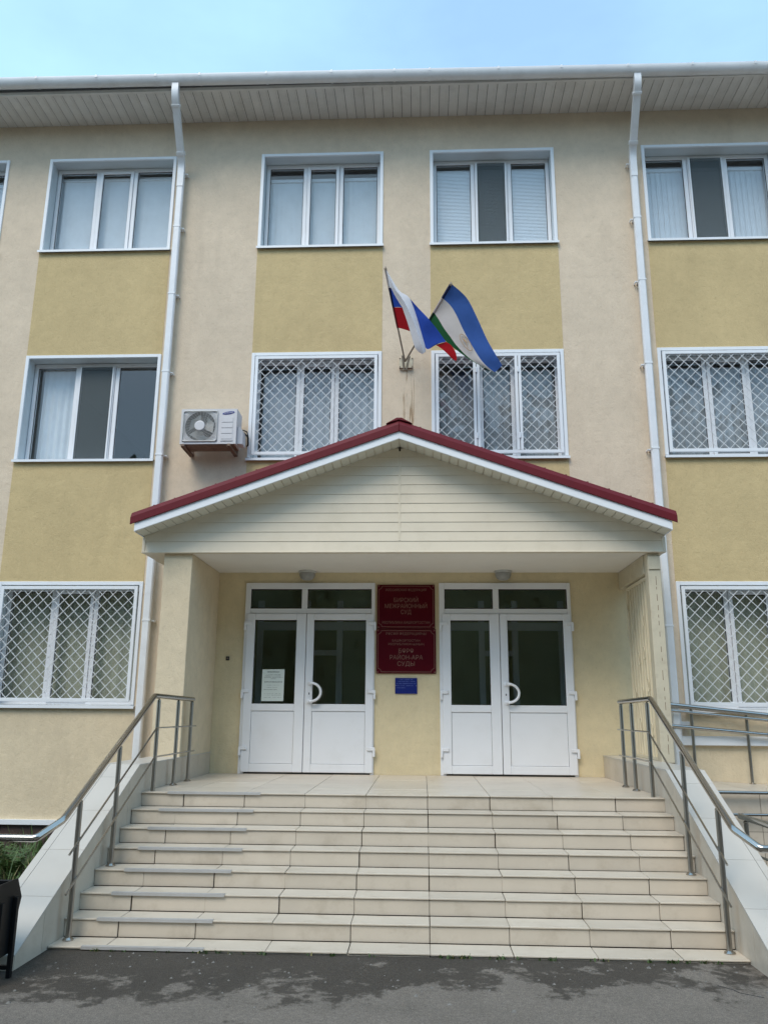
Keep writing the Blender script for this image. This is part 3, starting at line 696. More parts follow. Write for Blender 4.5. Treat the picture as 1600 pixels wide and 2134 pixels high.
# ------------------------------------------------------------------ staircase
RS, TD, LD, XS, TW = .13145, .26745, 2.65, .2784, .6022
SX = 2.555; CO = 2.912
st = thing('entrance_staircase', (0, -3.6, GROUND), 'wide beige tiled staircase with sloping side walls leading up to the doors', 'staircase')
core = MB(); core.box(-SX, SX, -LD+.022, -.001, GROUND-.05, -.013)
for k in range(1, 8): core.box(-SX, SX, -(LD+TD*k)+.022, -(LD+TD*(k-1))+.0215, GROUND-.05, -RS*k-.013)
core.build('concrete_core', 'grout', st)
cuts = [-SX]+[XS+TW*j for j in range(-4, 4)]+[SX]
GP = .0025
cache = {}
def tile(name, w_, d_, h_, loc, m='tile', bev=.0025):
    key = (name, round(w_, 3), round(d_, 3), round(h_, 3), m)
    if key not in cache:
        t = MB(); t.box(-w_/2, w_/2, -d_/2, d_/2, -h_/2, h_/2); cache[key] = t.mesh(name, m, bev=bev)
    return link(name, cache[key], st, loc)
for k in range(8):
    yf = -(LD+TD*k)
    for i in range(9):
        a, c = cuts[i]+GP, cuts[i+1]-GP
        jx = rnd.uniform(-.0015, .0015); jz = rnd.uniform(-.0012, .0012)
        if k: tile('tread_tile', c-a, TD-.004, .013, ((a+c)/2+jx, yf+TD/2-.008+.002, -RS*k-.0065+jz))
        hr = (RS if k < 7 else RS*7+abs(0)+.0)-.013
        zt = -RS*k-.0165; zb = -RS*(k+1)+.0005 if k < 7 else GROUND-.02
        ro = rnd.uniform(-.004, .004)
        tile('riser_tile', c-a, .012, zt-zb, ((a+c)/2+ro, yf+.0155+rnd.uniform(-.0012, .0012), (zt+zb)/2))
rows = [-LD+TW*j for j in range(0, 5)]+[-.004]
for r_ in range(5):
    for i in range(9):
        a, c = cuts[i]+GP, cuts[i+1]-GP; y0, y1 = rows[r_]+(GP if r_ else -.008), rows[r_+1]-GP
        if y1-y0 < .05: continue
        tile('landing_tile', c-a, y1-y0, .013, ((a+c)/2, (y0+y1)/2, -.0065+rnd.uniform(-.001, .001)))
for k in range(8):
    m = MB(); yf = -(LD+TD*k)-.008; x0 = -2.285+rnd.uniform(-.015, .015); x1 = x0+.915+rnd.uniform(-.01, .01); z = -RS*k
    m.box(x0, x1, yf-.004, yf+.042, z+.001, z+.0045); m.box(x0, x1, yf-.0045, yf-.001, z-.016, z+.0045)
    for q in range(3): m.box(x0, x1, yf+.004+q*.011, yf+.009+q*.011, z+.0045, z+.007)
    m.build('nosing_strip', 'alu', st)
# side walls
NZ = .33
def curb_z(y): return .27 if y > -2.772 else NZ-.4915*(-y-LD)
YE = -5.035
for sgn in (-1, 1):
    xi, xo = sgn*(SX+.012), sgn*(CO-.012)
    prof = [(-.002, GROUND-.05), (-.002, .255), (-2.772, .255), (YE, curb_z(YE)-.015), (YE, GROUND-.05)]
    m = MB(); m.prism([(xi, y, z) for y, z in prof], (xo-xi, 0, 0)); m.build('side_wall', 'grout', st)
    # inner face tiles
    ycuts = [-.004, -.62, -1.22, -1.82, -2.42, -3.02, -3.62, -4.22, -4.62, YE]
    for a, c in zip(ycuts[:-1], ycuts[1:]):
        y1, y0 = a-.002, c+.002
        def low(y):
            return GROUND-.02
        top = [(y1, curb_z(y1)-.013), (y0, curb_z(y0)-.013)]
        if y0 < -2.772 < y1: top.insert(1, (-2.772, .257))
        poly = [(y1, low(y1))]+top+[(y0, low(y0))]
        t = MB(); t.prism([(sgn*SX, y, z) for y, z in poly], (sgn*.0115, 0, 0)); t.build('wall_tile', 'tile', st)
        t = MB(); t.prism([(sgn*CO, y, z) for y, z in poly], (-sgn*.0115, 0, 0)); t.build('wall_tile', 'tile', st)
    # top tiles: wide tile and narrow outer strip
    tc_ = [-.004, -.60, -1.20, -1.80, -2.40, -2.772, -2.99, -3.49, -4.0, -4.51, YE-.012]
    for a, c in zip(tc_[:-1], tc_[1:]):
        y1, y0 = a-.0022, c+.0022
        for u0, u1 in ((SX-.004, 2.848), (2.852, CO+.002)):
            t = MB(); t.prism([(sgn*u0, y1, curb_z(y1)), (sgn*u1, y1, curb_z(y1)), (sgn*u1, y0, curb_z(y0)), (sgn*u0, y0, curb_z(y0))], (0, 0, -.012)); t.build('coping_tile', 'curbtile', st)
    t = MB(); t.box(min(xi, xo)-.010, max(xi, xo)+.010, YE-.012, YE-.001, GROUND-.02, curb_z(YE)-.013); t.build('wall_tile', 'tile', st)

# ------------------------------------------------------------------ handrails on the stair
def handrail(sgn, label):
    X = sgn*2.47; t = thing('stair_handrail', (X, -3.6, GROUND), label, 'handrail', 'handrails of the staircase')
    ytop, zt = -2.72, .93; yb = -4.66; zb = zt-.4915*(-yb+ytop)
    f = MB(); end_x = sgn*3.6
    path = fillet([(X, -1.30 if sgn < 0 else -1.42, zt-.012), (X, ytop, zt), (X, yb, zb), (X+sgn*.11, yb-.18, zb-.105), (end_x, yb-.18, zb-.105)], .022, 2)
    f.tube(path, .027, 14); f.build('rail', 'steel', t, smooth=True)
    def rail_z(y): return zt if y > ytop else zt-.4915*(ytop-y)
    posts = [(7, -4.36), (4, -3.58), (1, -2.57), (0, -1.88 if sgn < 0 else -1.93), (0, -1.33 if sgn < 0 else -1.47)]
    for k, y in posts:
        m = MB(); z0 = -RS*k; z1 = rail_z(y)-.055
        m.tube([(X, y, z0+.001), (X, y, z1)], .0205, 12); m.tube([(X, y, z1-.004), (X, y, z1+.04)], .008, 8)
        po_ = m.build('post', 'steel_dull', t, smooth=True)
        fl_ = MB(); fl_.lathe([(.042, .002), (.042, .008), (.026, .022), (.022, .022)], (X, y, z0), 'Z', 16); fl_.build('base_flange', 'steel', po_, smooth=True)
        kn = MB(); kn.lathe([(.010, 0), (.021, .003), (.021, .014), (.010, .022)], (X, y, z1), 'Z', 12); kn.build('post_cap', 'steel', po_, smooth=True)
    for d in (.315, .595):
        m = MB(); ye = -4.55; xr = X-sgn*.028
        m.tube(fillet([(xr, -1.22 if sgn < 0 else -1.38, zt-d), (xr, ytop+.05, zt-d), (xr, ye, rail_z(ye)-d)], .04, 3), .0085, 8); m.build('rod', 'steel', t, smooth=True)
    return t
handrail(-1, 'stainless steel stair handrail along the side with the metal nosing strips')
handrail(1, 'stainless steel stair handrail on the ramp side, in front of the iron gate')

# ------------------------------------------------------------------ ramp
ramp = thing('access_ramp', (5.5, -.8, GROUND), 'tiled wheelchair ramp running along the wall beside the stairs', 'ramp')
def rz(x): return -.005-.045*max(0, x-3.3)
m = MB(); m.prism([(2.925, -1.49, GROUND-.05), (2.925, -1.49, -.018), (3.3, -1.49, -.018), (9, -1.49, rz(9)-.013), (9, -1.49, GROUND-.05)], (0, 1.489, 0)); m.build('ramp_core', 'grout', ramp)
xs = [2.925, 3.32, 3.90, 4.50, 5.10, 5.7, 6.3, 6.9]
for a, c in zip(xs[:-1], xs[1:]):
    for y0, y1 in ((-1.50, -1.05), (-1.045, -.53), (-.525, -.003)):
        t = MB(); t.prism([(a+.003, y0, rz(a)), (c-.003, y0, rz(c)), (c-.003, y1-.003, rz(c)), (a+.003, y1-.003, rz(a))], (0, 0, -.011)); t.build('ramp_tile', 'tile', ramp)
    for z0, z1 in ((-.44, None), (GROUND-.02, -.445)):
        za, zc = (rz(a)-.013, rz(c)-.013) if z1 is None else (z1, z1)
        t = MB(); t.prism([(a+.003, -1.50, z0), (c-.003, -1.50, z0), (c-.003, -1.50, zc), (a+.003, -1.50, za)], (0, .01, 0)); t.build('side_tile', 'tile', ramp)
def ramp_rail(loc, rails, posts, label, pr=.019):
    t = thing('ramp_handrail', loc, label, 'handrail', 'handrails of the ramp')
    for pts, r_ in rails:
        m = MB(); m.tube(pts, r_, 12); m.build('rail', 'steel', t, smooth=True)
    for (x, y, z0, z1) in posts:
        m = MB(); m.tube([(x, y, z0), (x, y, z1)], pr, 12); po_ = m.build('post', 'steel_dull', t, smooth=True)
        fl_ = MB(); fl_.lathe([(.04, .001), (.04, .007), (.022, .018)], (x, y, z0), 'Z', 14); fl_.build('base_flange', 'steel', po_, smooth=True)
        kn = MB(); kn.lathe([(.010, 0), (.021, .003), (.021, .014), (.010, .022)], (x, y, z1), 'Z', 12); kn.build('post_cap', 'steel', po_, smooth=True)
YW = -.15
ramp_rail((5, YW, 0), [([(2.98, YW, .955), (3.42, YW, .905), (9, YW, .905-.1*5.58)], .032), ([(3.0, YW, .69), (3.42, YW, .645), (9, YW, .645-.085*5.58)], .025), ([(2.98, YW-.06, .875), (9, YW-.06, .875-.095*6)], .018)],
          [(3.665, YW, rz(3.665), .85), (4.352, YW, rz(4.352), .775), (5.05, YW, rz(5.05), .70), (5.75, YW, rz(5.75), .63)], 'stainless steel ramp handrail standing close to the wall under the grilled window')
ramp_rail((4, -1.58, -.2), [([(2.95, -1.58, -.03), (9, -1.58, -.03-.03)], .018), ([(2.95, -1.58, -.255), (9, -1.58, -.285)], .015)],
          [(3.42, -1.58, GROUND, -.07), (4.5, -1.58, GROUND, -.08), (5.6, -1.58, GROUND, -.09)], 'low pair of bright steel rails in front of the tiled ramp side', .016)
ramp_rail((3.02, -4.4, GROUND), [([(3.02, -3.30, -.085), (3.02, -6.2, -.085)], .026), ([(3.02, -3.30, -.36), (3.02, -6.2, -.36)], .010)],
          [(3.02, -3.42, GROUND, -.13), (3.02, -4.45, GROUND, -.13), (3.02, -5.5, GROUND, -.13)], 'dark looking steel rail running along the outer side of the stair wall')

# ------------------------------------------------------------------ security grilles
def grille(k, zr, label, panels=None):
    x0, x1 = COLS[k]; z0, z1 = zr; a, c = x0+.062, x1-.062; q0, q1 = z0+.075, z1-.068; y = -.02; fw_ = .045
    t = thing('security_grille', ((a+c)/2, y, q0), label, 'window grille', 'white diamond grilles over the windows')
    f = MB(); f.box(a, a+fw_, y-.022, y+.012, q0, q1); f.box(c-fw_, c, y-.022, y+.012, q0, q1); f.box(a+fw_, c-fw_, y-.022, y+.012, q1-fw_, q1); f.box(a+fw_, c-fw_, y-.022, y+.012, q0, q0+fw_)
    f.build('grille_frame', 'white', t, bev=.003)
    cells = [(a+fw_, c-fw_)]
    if panels:
        cells = []; prev = a+fw_
        for (u, v) in panels:
            m = MB(); m.box(u, v, y-.024, y+.012, q0+fw_, q1-fw_); m.box((u+v)/2-.004, (u+v)/2+.004, y-.026, y-.0245, q0+fw_, q1-fw_, 1); m.build('mullion', ['white', 'dark'], t)
            for zz in (q0+.22, q1-.30):
                h = MB(); h.lathe([(.014, 0), (.014, .08)], ((u+v)/2, y-.032, zz), 'Z', 10); h.build('hinge', 'white', t)
            cells.append((prev, u)); prev = v
        cells.append((prev, c-fw_))
    zl, zh = q0+fw_, q1-fw_; px_, pz_ = .1505, .1555; s = pz_/px_
    n = Vector((0, -1, 0))
    ox = a+fw_+.035
    for cl, ch in cells:
        for dirn in (1, -1):
            i = -40
            while i < 60:
                xb = ox+i*px_      # x where the bar meets zl
                p0 = max(cl, min(ch, xb)); 
                # line: z = zl + dirn*s*(x-xb)
                xa, xc = cl, ch
                za, zc = zl+dirn*s*(xa-xb), zl+dirn*s*(xc-xb)
                def clip(x, z, x2, z2):
                    if z < zl: x = xb; z = zl
                    if z > zh: x = xb+dirn*(zh-zl)/s; z = zh
                    return x, z
                A = clip(xa, za, xc, zc); B = clip(xc, zc, xa, za)
                if cl-1e-6 <= A[0] <= ch+1e-6 and cl-1e-6 <= B[0] <= ch+1e-6 and math.hypot(A[0]-B[0], A[1]-B[1]) > .03:
                    yy = y-.006+(.0 if dirn > 0 else .010)
                    m = MB(); m.bar((A[0], yy, A[1]), (B[0], yy, B[1]), .0076, .008, n); m.build('bar', 'grillepaint', t)
                i += 1
    return t
grille('A', ZG, 'white diamond grille on the ground floor window left of the porch side wall')
grille('D', ZG, 'white diamond grille over the ground floor window with olive curtains above the ramp')
grille('B', ZM, 'white diamond grille on the window between the air conditioner and the flags')
grille('C', ZM, 'white diamond grille in three panels on the window behind the flags', [(.985, 1.075), (1.585, 1.675)])
grille('D', ZM, 'white diamond grille on the middle floor window past the downpipe, above the ramp')

# ------------------------------------------------------------------ air conditioner
AY = -.45
ac = thing('air_conditioner', (-2.73, 0, 4.37), 'white outdoor air conditioner unit hung on rusty brackets beside the downpipe', 'air conditioner')
X0, X1, Z0, Z1 = -3.12, -2.335, 4.385, 4.90
c = MB(); HX, HZ, HR = -2.846, 4.645, .215
# casing with a round fan opening: front built as a ring round the hole
nS = 32; ring = []; sq = []
gx0, gx1, gz0, gz1 = HX-.245, HX+.245, HZ-.225, HZ+.225
for i in range(nS):
    a = 2*math.pi*i/nS; ca, sa = math.cos(a), math.sin(a); ring.append((HX+HR*ca, AY, HZ+HR*sa))
    k = min(.245/abs(ca) if abs(ca) > 1e-6 else 9, .225/abs(sa) if abs(sa) > 1e-6 else 9); sq.append((HX+k*ca, AY, HZ+k*sa))
deep = [(x, AY+.16, z) for x, y, z in ring]
c.add(ring+sq, [(i, (i+1) % nS, nS+(i+1) % nS, nS+i) for i in range(nS)])
c.add(ring+deep, [(i, (i+1) % nS, nS+(i+1) % nS, nS+i) for i in range(nS)]+[tuple(range(nS, 2*nS))], 1)
c.box(X0, gx0, AY, AY+.02, Z0, Z1); c.box(gx1, X1, AY, AY+.02, Z0, Z1); c.box(gx0, gx1, AY, AY+.02, Z0, gz0); c.box(gx0, gx1, AY, AY+.02, gz1, Z1)
c.box(X0, X0+.012, AY+.02, AY+.31, Z0, Z1); c.box(X1-.012, X1, AY+.02, AY+.31, Z0, Z1); c.box(X0+.012, X1-.012, AY+.02, AY+.31, Z1-.012, Z1); c.box(X0+.012, X1-.012, AY+.02, AY+.31, Z0, Z0+.012); c.box(X0+.012, X1-.012, AY+.30, AY+.31, Z0+.012, Z1-.012)
c.build('casing', ['acw', 'acdark'], ac)
fb = MB()
for q in range(3):
    a0 = q*2*math.pi/3; vs = []
    for r_ in (.05, .12, .19):
        for t_ in (-.5, 0, .5):
            a = a0+t_*(.9+.8*r_/.19)+r_*2; vs.append((HX+r_*math.cos(a), AY+.07+.05*t_, HZ+r_*math.sin(a)))
    fb.add(vs, [(0, 1, 4, 3), (1, 2, 5, 4), (3, 4, 7, 6), (4, 5, 8, 7)])
fb.build('fan_blades', 'acgrey', ac)
fg = MB()
for r_ in [.078+.0115*i for i in range(17)]:
    pts = []
    for i in range(33):
        a = 2*math.pi*i/32; x_, z_ = HX+r_*math.cos(a), HZ+r_*math.sin(a); pts.append((min(max(x_, HX-.232), HX+.232), AY-.018, min(max(z_, HZ-.212), HZ+.212)))
    fg.tube(pts, .0018, 4, cap=False)
for i in range(28):
    a = 2*math.pi*i/28; a2 = a+.5; k = min(.24/max(abs(math.cos(a2)), 1e-3), .22/max(abs(math.sin(a2)), 1e-3), .30); fg.tube([(HX+.07*math.cos(a), AY-.02, HZ+.07*math.sin(a)), (HX+k*math.cos(a2), AY-.016, HZ+k*math.sin(a2))], .0018, 4)
fg.tube(fillet([(HX-.24, AY-.012, HZ), (HX-.24, AY-.012, HZ+.22), (HX+.24, AY-.012, HZ+.22), (HX+.24, AY-.012, HZ-.22), (HX-.24, AY-.012, HZ-.22), (HX-.24, AY-.012, HZ)], .03, 3), .008, 8)
fg.build('fan_grille', 'acgrey', ac)
hb = MB(); hb.lathe([(.072, 0), (.072, -.012), (.062, -.016)], (HX, AY-.018, HZ), 'Y', 28); hb.build('fan_hub', 'acw', ac)
pn = MB()
for i in range(4): pn.box(-2.545, -2.385, AY-.006, AY-.001, 4.455+i*.082, 4.455+i*.082+.072)
pn.box(-2.55, -2.38, AY-.010, AY-.001, 4.425, 4.445); pn.build('front_panel', 'acw', ac, bev=.002)
lg = MB(); vs = []
for i in range(28):
    a = 2*math.pi*i/28; ex, ez = .086*math.cos(a), .021*math.sin(a); t = R(9); vs.append((-2.455+ex*math.cos(t)-ez*math.sin(t), AY-.004, 4.838+ex*math.sin(t)+ez*math.cos(t)))
lg.prism(vs, (0, .0035, 0)); lgo = lg.build('brand_badge', 'logo', ac)
tx = text('SAMSUNG', .028, (-2.455, AY-.006, 4.838), 'acw', lgo, .125); tx.rotation_euler = (math.pi/2, -R(6), 0)
vc = MB(); vc.prism([(X1, AY+.06, 4.40), (X1+.075, AY+.10, 4.41), (X1+.075, AY+.10, 4.60), (X1+.03, AY+.06, 4.66), (X1, AY+.06, 4.66)], (0, .17, 0)); vc.build('valve_cover', 'acw', ac, bev=.006)
pp = MB(); pp.tube(fillet([(X1+.05, AY+.22, 4.62), (X1+.11, AY+.26, 4.58), (X1+.10, AY+.34, 4.48), (X1+.06, AY+.45, 4.50)], .04, 3), .012, 8); pp.tube(fillet([(X1+.04, AY+.22, 4.66), (X1+.09, AY+.28, 4.66), (X1+.08, AY+.45, 4.60)], .04, 3), .008, 8); pp.build('hose', 'rubber', ac, smooth=True)
for x in (-3.06, -2.42):
    m = MB(); m.box(x-.02, x+.02, -.50, -.002, 4.340, 4.372); m.box(x-.02, x+.02, -.012, -.002, 4.372, 4.62); m.box(x-.024, x-.020, -.49, -.012, 4.325, 4.372); m.build('bracket', 'rust', ac, bev=.002)
tr = MB(); tr.box(-3.08, -2.36, AY+.02, AY+.30, 4.373, 4.384); tr.build('drip_tray', 'rust', ac)

# ------------------------------------------------------------------ flags
hold = thing('flag_holder', (.015, 0, 5.70), 'small painted steel flag holder bolted to the wall above the porch ridge', 'bracket')
m = MB(); m.box(-.085, .115, -.012, -.001, 5.672, 5.845); m.build('plate', 'plate', hold, bev=.003)
m = MB()
for a in ((-.075, 5.70), (.105, 5.70), (-.075, 5.83), (.105, 5.83)): m.lathe([(.008, 0), (.008, -.012), (.004, -.015)], (a[0], -.012, a[1]), 'Y', 8)
m.box(-.085, .115, -.045, -.012, 5.662, 5.671); m.build('bolt', 'rust', hold)
BASE = Vector((0.0, -.10, 5.74))
def tubeline(a, c, r_, mname, parent, nm='pole'):
    m = MB(); m.tube([a, c], r_, 10); return m.build(nm, mname, parent, smooth=True)
for t_ in (Vector((-.256, -.9, 6.776)), Vector((.646, -.9, 6.523))):
    d = (t_-BASE).normalized(); off = .016 if d.x > 0 else -.016
    s_ = MB(); s_.tube([BASE+Vector((off, .088, -.09)), BASE+Vector((off, 0, 0))+d*.10], .019, 10); s_.build('socket', 'plate', hold, smooth=True)
def smoothline(pts, n):
    pts = [Vector(q) for q in pts]; P = [pts[0]*2-pts[1]]+pts+[pts[-1]*2-pts[-2]]
    ds = [0]
    for i in range(1, len(pts)): ds.append(ds[-1]+(pts[i]-pts[i-1]).length)
    out = []
    for k in range(n):
        s = ds[-1]*k/(n-1); i = 0
        while i < len(pts)-2 and s > ds[i+1]: i += 1
        t = (s-ds[i])/max(1e-9, ds[i+1]-ds[i]); p0, p1, p2, p3 = P[i], P[i+1], P[i+2], P[i+3]
        out.append(.5*((2*p1)+(p2-p0)*t+(2*p0-5*p1+4*p2-p3)*t*t+(3*p1-p0-3*p2+p3)*t**3))
    return out
def ruled(m, A, B, mi, n=22, k=8, rip=.012, ph=0):
    a, b_ = smoothline(A, n), smoothline(B, n); vs, fs = [], []
    for i in range(n):
        for j in range(k+1):
            q = a[i].lerp(b_[i], j/k); e = math.sin(math.pi*j/k); q.y += rip*e*math.sin(i*.45+ph); vs.append(q)
    for i in range(n-1):
        for j in range(k): fs.append((i*(k+1)+j, i*(k+1)+j+1, (i+1)*(k+1)+j+1, (i+1)*(k+1)+j))
    m.add(vs, fs, mi)
# white-blue-red flag
fl1 = thing('flag', tuple(BASE), 'white, blue and red striped flag folded over itself on the more upright pole', 'flag', 'flags above the porch')
tip1 = Vector((-.256, -.9, 6.776)); tubeline(BASE, tip1, .0125, 'pole', fl1)
fin = MB(); fin.lathe([(.006, -.03), (.018, -.01), (.02, .0), (.014, .02), (.004, .04)], tip1, 'Z', 10); fin.build('finial', 'pole', fl1, smooth=True)
h1 = [(-.254, -.894, 6.768), (-.206, -.742, 6.571), (-.153, -.577, 6.358), (-.096, -.401, 6.129)]
whiteL = [(-.243, -.9, 6.757), (-.18, -.86, 6.512), (-.103, -.84, 6.365), (-.022, -.83, 6.217), (.059, -.8, 5.966), (.135, -.76, 5.695), (.17, -.75, 5.615), (.247, -.74, 5.558)]
whiteM = [(-.243, -.9, 6.757), (-.129, -.93, 6.457), (-.045, -.93, 6.331), (.046, -.92, 6.166), (.144, -.89, 5.935), (.226, -.86, 5.69), (.254, -.83, 5.601), (.27, -.80, 5.542)]
whiteR = [(-.243, -.9, 6.757), (-.074, -.86, 6.471), (.003, -.83, 6.424), (.083, -.81, 6.36), (.171, -.79, 6.108), (.248, -.77, 5.825), (.296, -.75, 5.644), (.295, -.75, 5.583)]
cl = MB()
ruled(cl, h1[:2], whiteL[:2], 0, 10, 4, 0); ruled(cl, h1[1:3], [(-.185, -.74, 6.572), (-.113, -.74, 6.421), (-.024, -.74, 6.265)], 1, 10, 5, .01)
ruled(cl, h1[2:4], [(-.024, -.74, 6.265), (.029, -.70, 6.111), (.095, -.66, 5.936)], 2, 10, 5, .01)
ruled(cl, whiteL, whiteM, 0, 26, 5, .0); ruled(cl, whiteM, whiteR, 0, 26, 6, .006)
ruled(cl, [(.083, -.81, 6.36), (.2, -.84, 6.197), (.332, -.86, 6.031), (.45, -.83, 5.884), (.574, -.8, 5.707)], [(.083, -.81, 6.36), (.171, -.79, 6.108), (.248, -.77, 5.825), (.31, -.75, 5.629), (.436, -.76, 5.683)], 1, 24, 10, .02)
ruled(cl, [(.574, -.8, 5.707), (.642, -.82, 5.644), (.696, -.83, 5.548), (.716, -.82, 5.462), (.708, -.81, 5.415)], [(.436, -.76, 5.683), (.518, -.77, 5.616), (.587, -.78, 5.543), (.655, -.79, 5.462), (.708, -.81, 5.415)], 2, 16, 6, .006)
cl.build('cloth', ['fwhite', 'fblue', 'fred'], fl1, smooth=True)
for i, mm in enumerate(('white_shade', 'blue_shade', 'red_shade')): tubeline(h1[i], h1[i+1], .0185, mm, fl1, 'sleeve')
# blue-white-green flag with a ring emblem
fl2 = thing('flag', tuple(BASE), 'blue, white and green striped flag with a golden ring emblem hanging on the slanting pole', 'flag', 'flags above the porch')
tip2 = Vector((.646, -.9, 6.523)); tubeline(BASE, tip2, .0125, 'pole', fl2)
fin = MB(); fin.lathe([(.006, -.03), (.018, -.01), (.02, .0), (.014, .02), (.004, .035)], tip2, 'Z', 10); fin.build('finial', 'pole', fl2, smooth=True)
h2 = [(.646, -.9, 6.523), (.534, -.762, 6.387), (.416, -.615, 6.244), (.35, -.533, 6.164)]
E0 = [(.651, -.9, 6.529), (.776, -.88, 6.421), (.888, -.84, 6.302), (1.011, -.8, 6.043), (1.13, -.8, 5.737), (1.233, -.82, 5.515), (1.326, -.8, 5.351)]
E1 = [(.534, -.762, 6.387), (.638, -.76, 6.279), (.72, -.77, 6.125), (.815, -.76, 5.898), (.948, -.78, 5.613), (1.074, -.79, 5.396), (1.223, -.78, 5.258)]
E2 = [(.416, -.615, 6.244), (.477, -.63, 6.14), (.546, -.66, 5.991), (.635, -.69, 5.836), (.744, -.72, 5.659), (.933, -.75, 5.447), (1.219, -.78, 5.256)]
E3 = [(.35, -.533, 6.164), (.421, -.54, 6.046), (.512, -.58, 5.9), (.601, -.63, 5.773), (.71, -.68, 5.648), (.926, -.75, 5.442), (1.216, -.78, 5.255)]
cl = MB(); ruled(cl, E0, E1, 0, 30, 10, .02, .4); ruled(cl, E1, E2, 1, 30, 10, .012, .4); ruled(cl, E2, E3, 2, 30, 6, .0)
cl.build('cloth', ['fblue2', 'fcream', 'fgreen'], fl2, smooth=True)
for i, mm in enumerate(('blue_shade', 'white_shade', 'green_shade')): tubeline(h2[i], h2[i+1], .0185, mm, fl2, 'sleeve')
em = MB(); ux, uz = Vector((.075, -.004, -.055)), Vector((-.033, .006, .115)); ec = Vector((.845, -.775, 5.708))
em.tube([ec+ux*math.cos(2*math.pi*i/28)+uz*math.sin(2*math.pi*i/28) for i in range(29)], .0045, 5, cap=False)
em.tube([ec-uz*.8, ec+uz*.1], .0045, 5)
for a in (.45, 1.0, 1.57, 2.1, 2.7): em.tube([ec+uz*.05, ec+(ux*math.cos(a)+uz*math.sin(a))*.62], [.006, .003], 5)
em.build('emblem', 'gold', fl2)
# rust run under the holder
rr_ = MB(); rr_.box(-.03, .13, -.0025, -.0015, 4.45, 5.66); rr_.build('rust_stain', 'rustrun', bld)

# ------------------------------------------------------------------ plates and notices
def sign(x0, x1, z0, z1, lines, label, name='court_plate'):
    t = thing(name, ((x0+x1)/2, 0, z0), label, 'sign', 'maroon plates between the doors')
    m = MB(); m.box(x0, x1, -.026, -.001, z0, z1); m.build('plate', 'maroon', t, bev=.002)
    b_ = MB(); e, cr, wd, y = .022, .045, .0065, -.0275
    pts = []
    for (cx, cz, sx, sz) in ((x0+e, z0+e, 1, 1), (x1-e, z0+e, -1, 1), (x1-e, z1-e, -1, -1), (x0+e, z1-e, 1, -1)):
        arc = [(cx+sx*cr*math.cos(a), cz+sz*cr*math.sin(a)) for a in [math.pi/2*i/4 for i in range(5)]]
        if (sx, sz) in ((1, 1), (-1, -1)): arc = arc[::-1]
        pts += arc
        b_.lathe([(.011, 0), (.011, -.0015)], (cx-sx*.004, y+.001, cz-sz*.004), 'Y', 10)
    pts.append(pts[0])
    for p0, p1 in zip(pts[:-1], pts[1:]):
        if math.hypot(p0[0]-p1[0], p0[1]-p1[1]) > 1e-5: b_.bar((p0[0], y, p0[1]), (p1[0], y, p1[1]), wd, .001, (0, -1, 0))
    b_.build('border', 'goldtxt', t)
    for s_, z, h, wd_ in lines: text(s_, h, ((x0+x1)/2, -.0275, z), 'goldtxt', t, wd_)
    return t
sign(-.376, .406, 1.886, 2.484, [('РОССИЙСКАЯ ФЕДЕРАЦИЯ', 2.408, .046, .55), ('БИРСКИЙ', 2.268, .080, .33), ('МЕЖРАЙОННЫЙ', 2.186, .080, .57), ('СУД', 2.106, .080, .14), ('РЕСПУБЛИКА БАШКОРТОСТАН', 1.966, .046, .64)],
     'maroon court plate with golden Russian lettering, upper of the two between the doors')
sign(-.382, .416, 1.290, 1.880, [('РӘСӘЙ ФЕДЕРАЦИЯҺЫ', 1.815, .046, .54), ('БАШҠОРТОСТАН', 1.724, .040, .37), ('РЕСПУБЛИКАҺЫНЫҢ', 1.676, .040, .48), ('БӨРӨ', 1.584, .080, .20), ('РАЙОН-АРА', 1.500, .080, .44), ('СУДЫ', 1.416, .080, .23)],
     'maroon court plate with golden Bashkir lettering, just above the small blue plate')
bp_ = thing('blue_plate', (.018, 0, 1.03), 'small dark blue plate with faint pale writing under the maroon plates', 'sign')
m = MB(); m.box(-.128, .164, -.02, -.001, 1.028, 1.233); m.build('plate', 'blue', bp_, bev=.002)
def scribble(parent, rows, x0, x1, y, mname, name='lettering'):
    m = MB()
    for (z, h, a, c, dens) in rows:
        x = x0+(x1-x0)*a; xe = x0+(x1-x0)*c
        while x < xe:
            w_ = rnd.uniform(.3, .8)*h
            if rnd.random() < dens: m.box(x, min(x+w_, xe), y, y+.0006, z-h/2*rnd.uniform(.6, 1), z+h/2*rnd.uniform(.6, 1))
            x += w_+h*rnd.uniform(.12, .4)
    m.build(name, mname, parent)
scribble(bp_, [(1.212, .010, .10, .80, .85), (1.188, .010, .12, .92, .85), (1.161, .010, .06, .94, .85), (1.134, .010, .08, .82, .85), (1.105, .010, .08, .45, .85)], -.128, .164, -.0212, 'bluetxt')
m = MB(); m.lathe([(.004, 0), (.004, -.003)], (.152, -.02, 1.133), 'Y', 8); m.lathe([(.004, 0), (.004, -.003)], (-.118, -.02, 1.137), 'Y', 8); m.build('screw', 'alu', bp_)
no = thing('paper_notice', (-1.758, -.05, .923), 'white printed paper notice stuck to the glass of a door', 'notice')
m = MB(); m.add([(-1.908, -.0275, .922), (-1.612, -.0275, .924), (-1.608, -.0275, 1.339), (-1.907, -.0275, 1.337)], [(0, 1, 2, 3)]); m.build('sheet', 'paper', no)
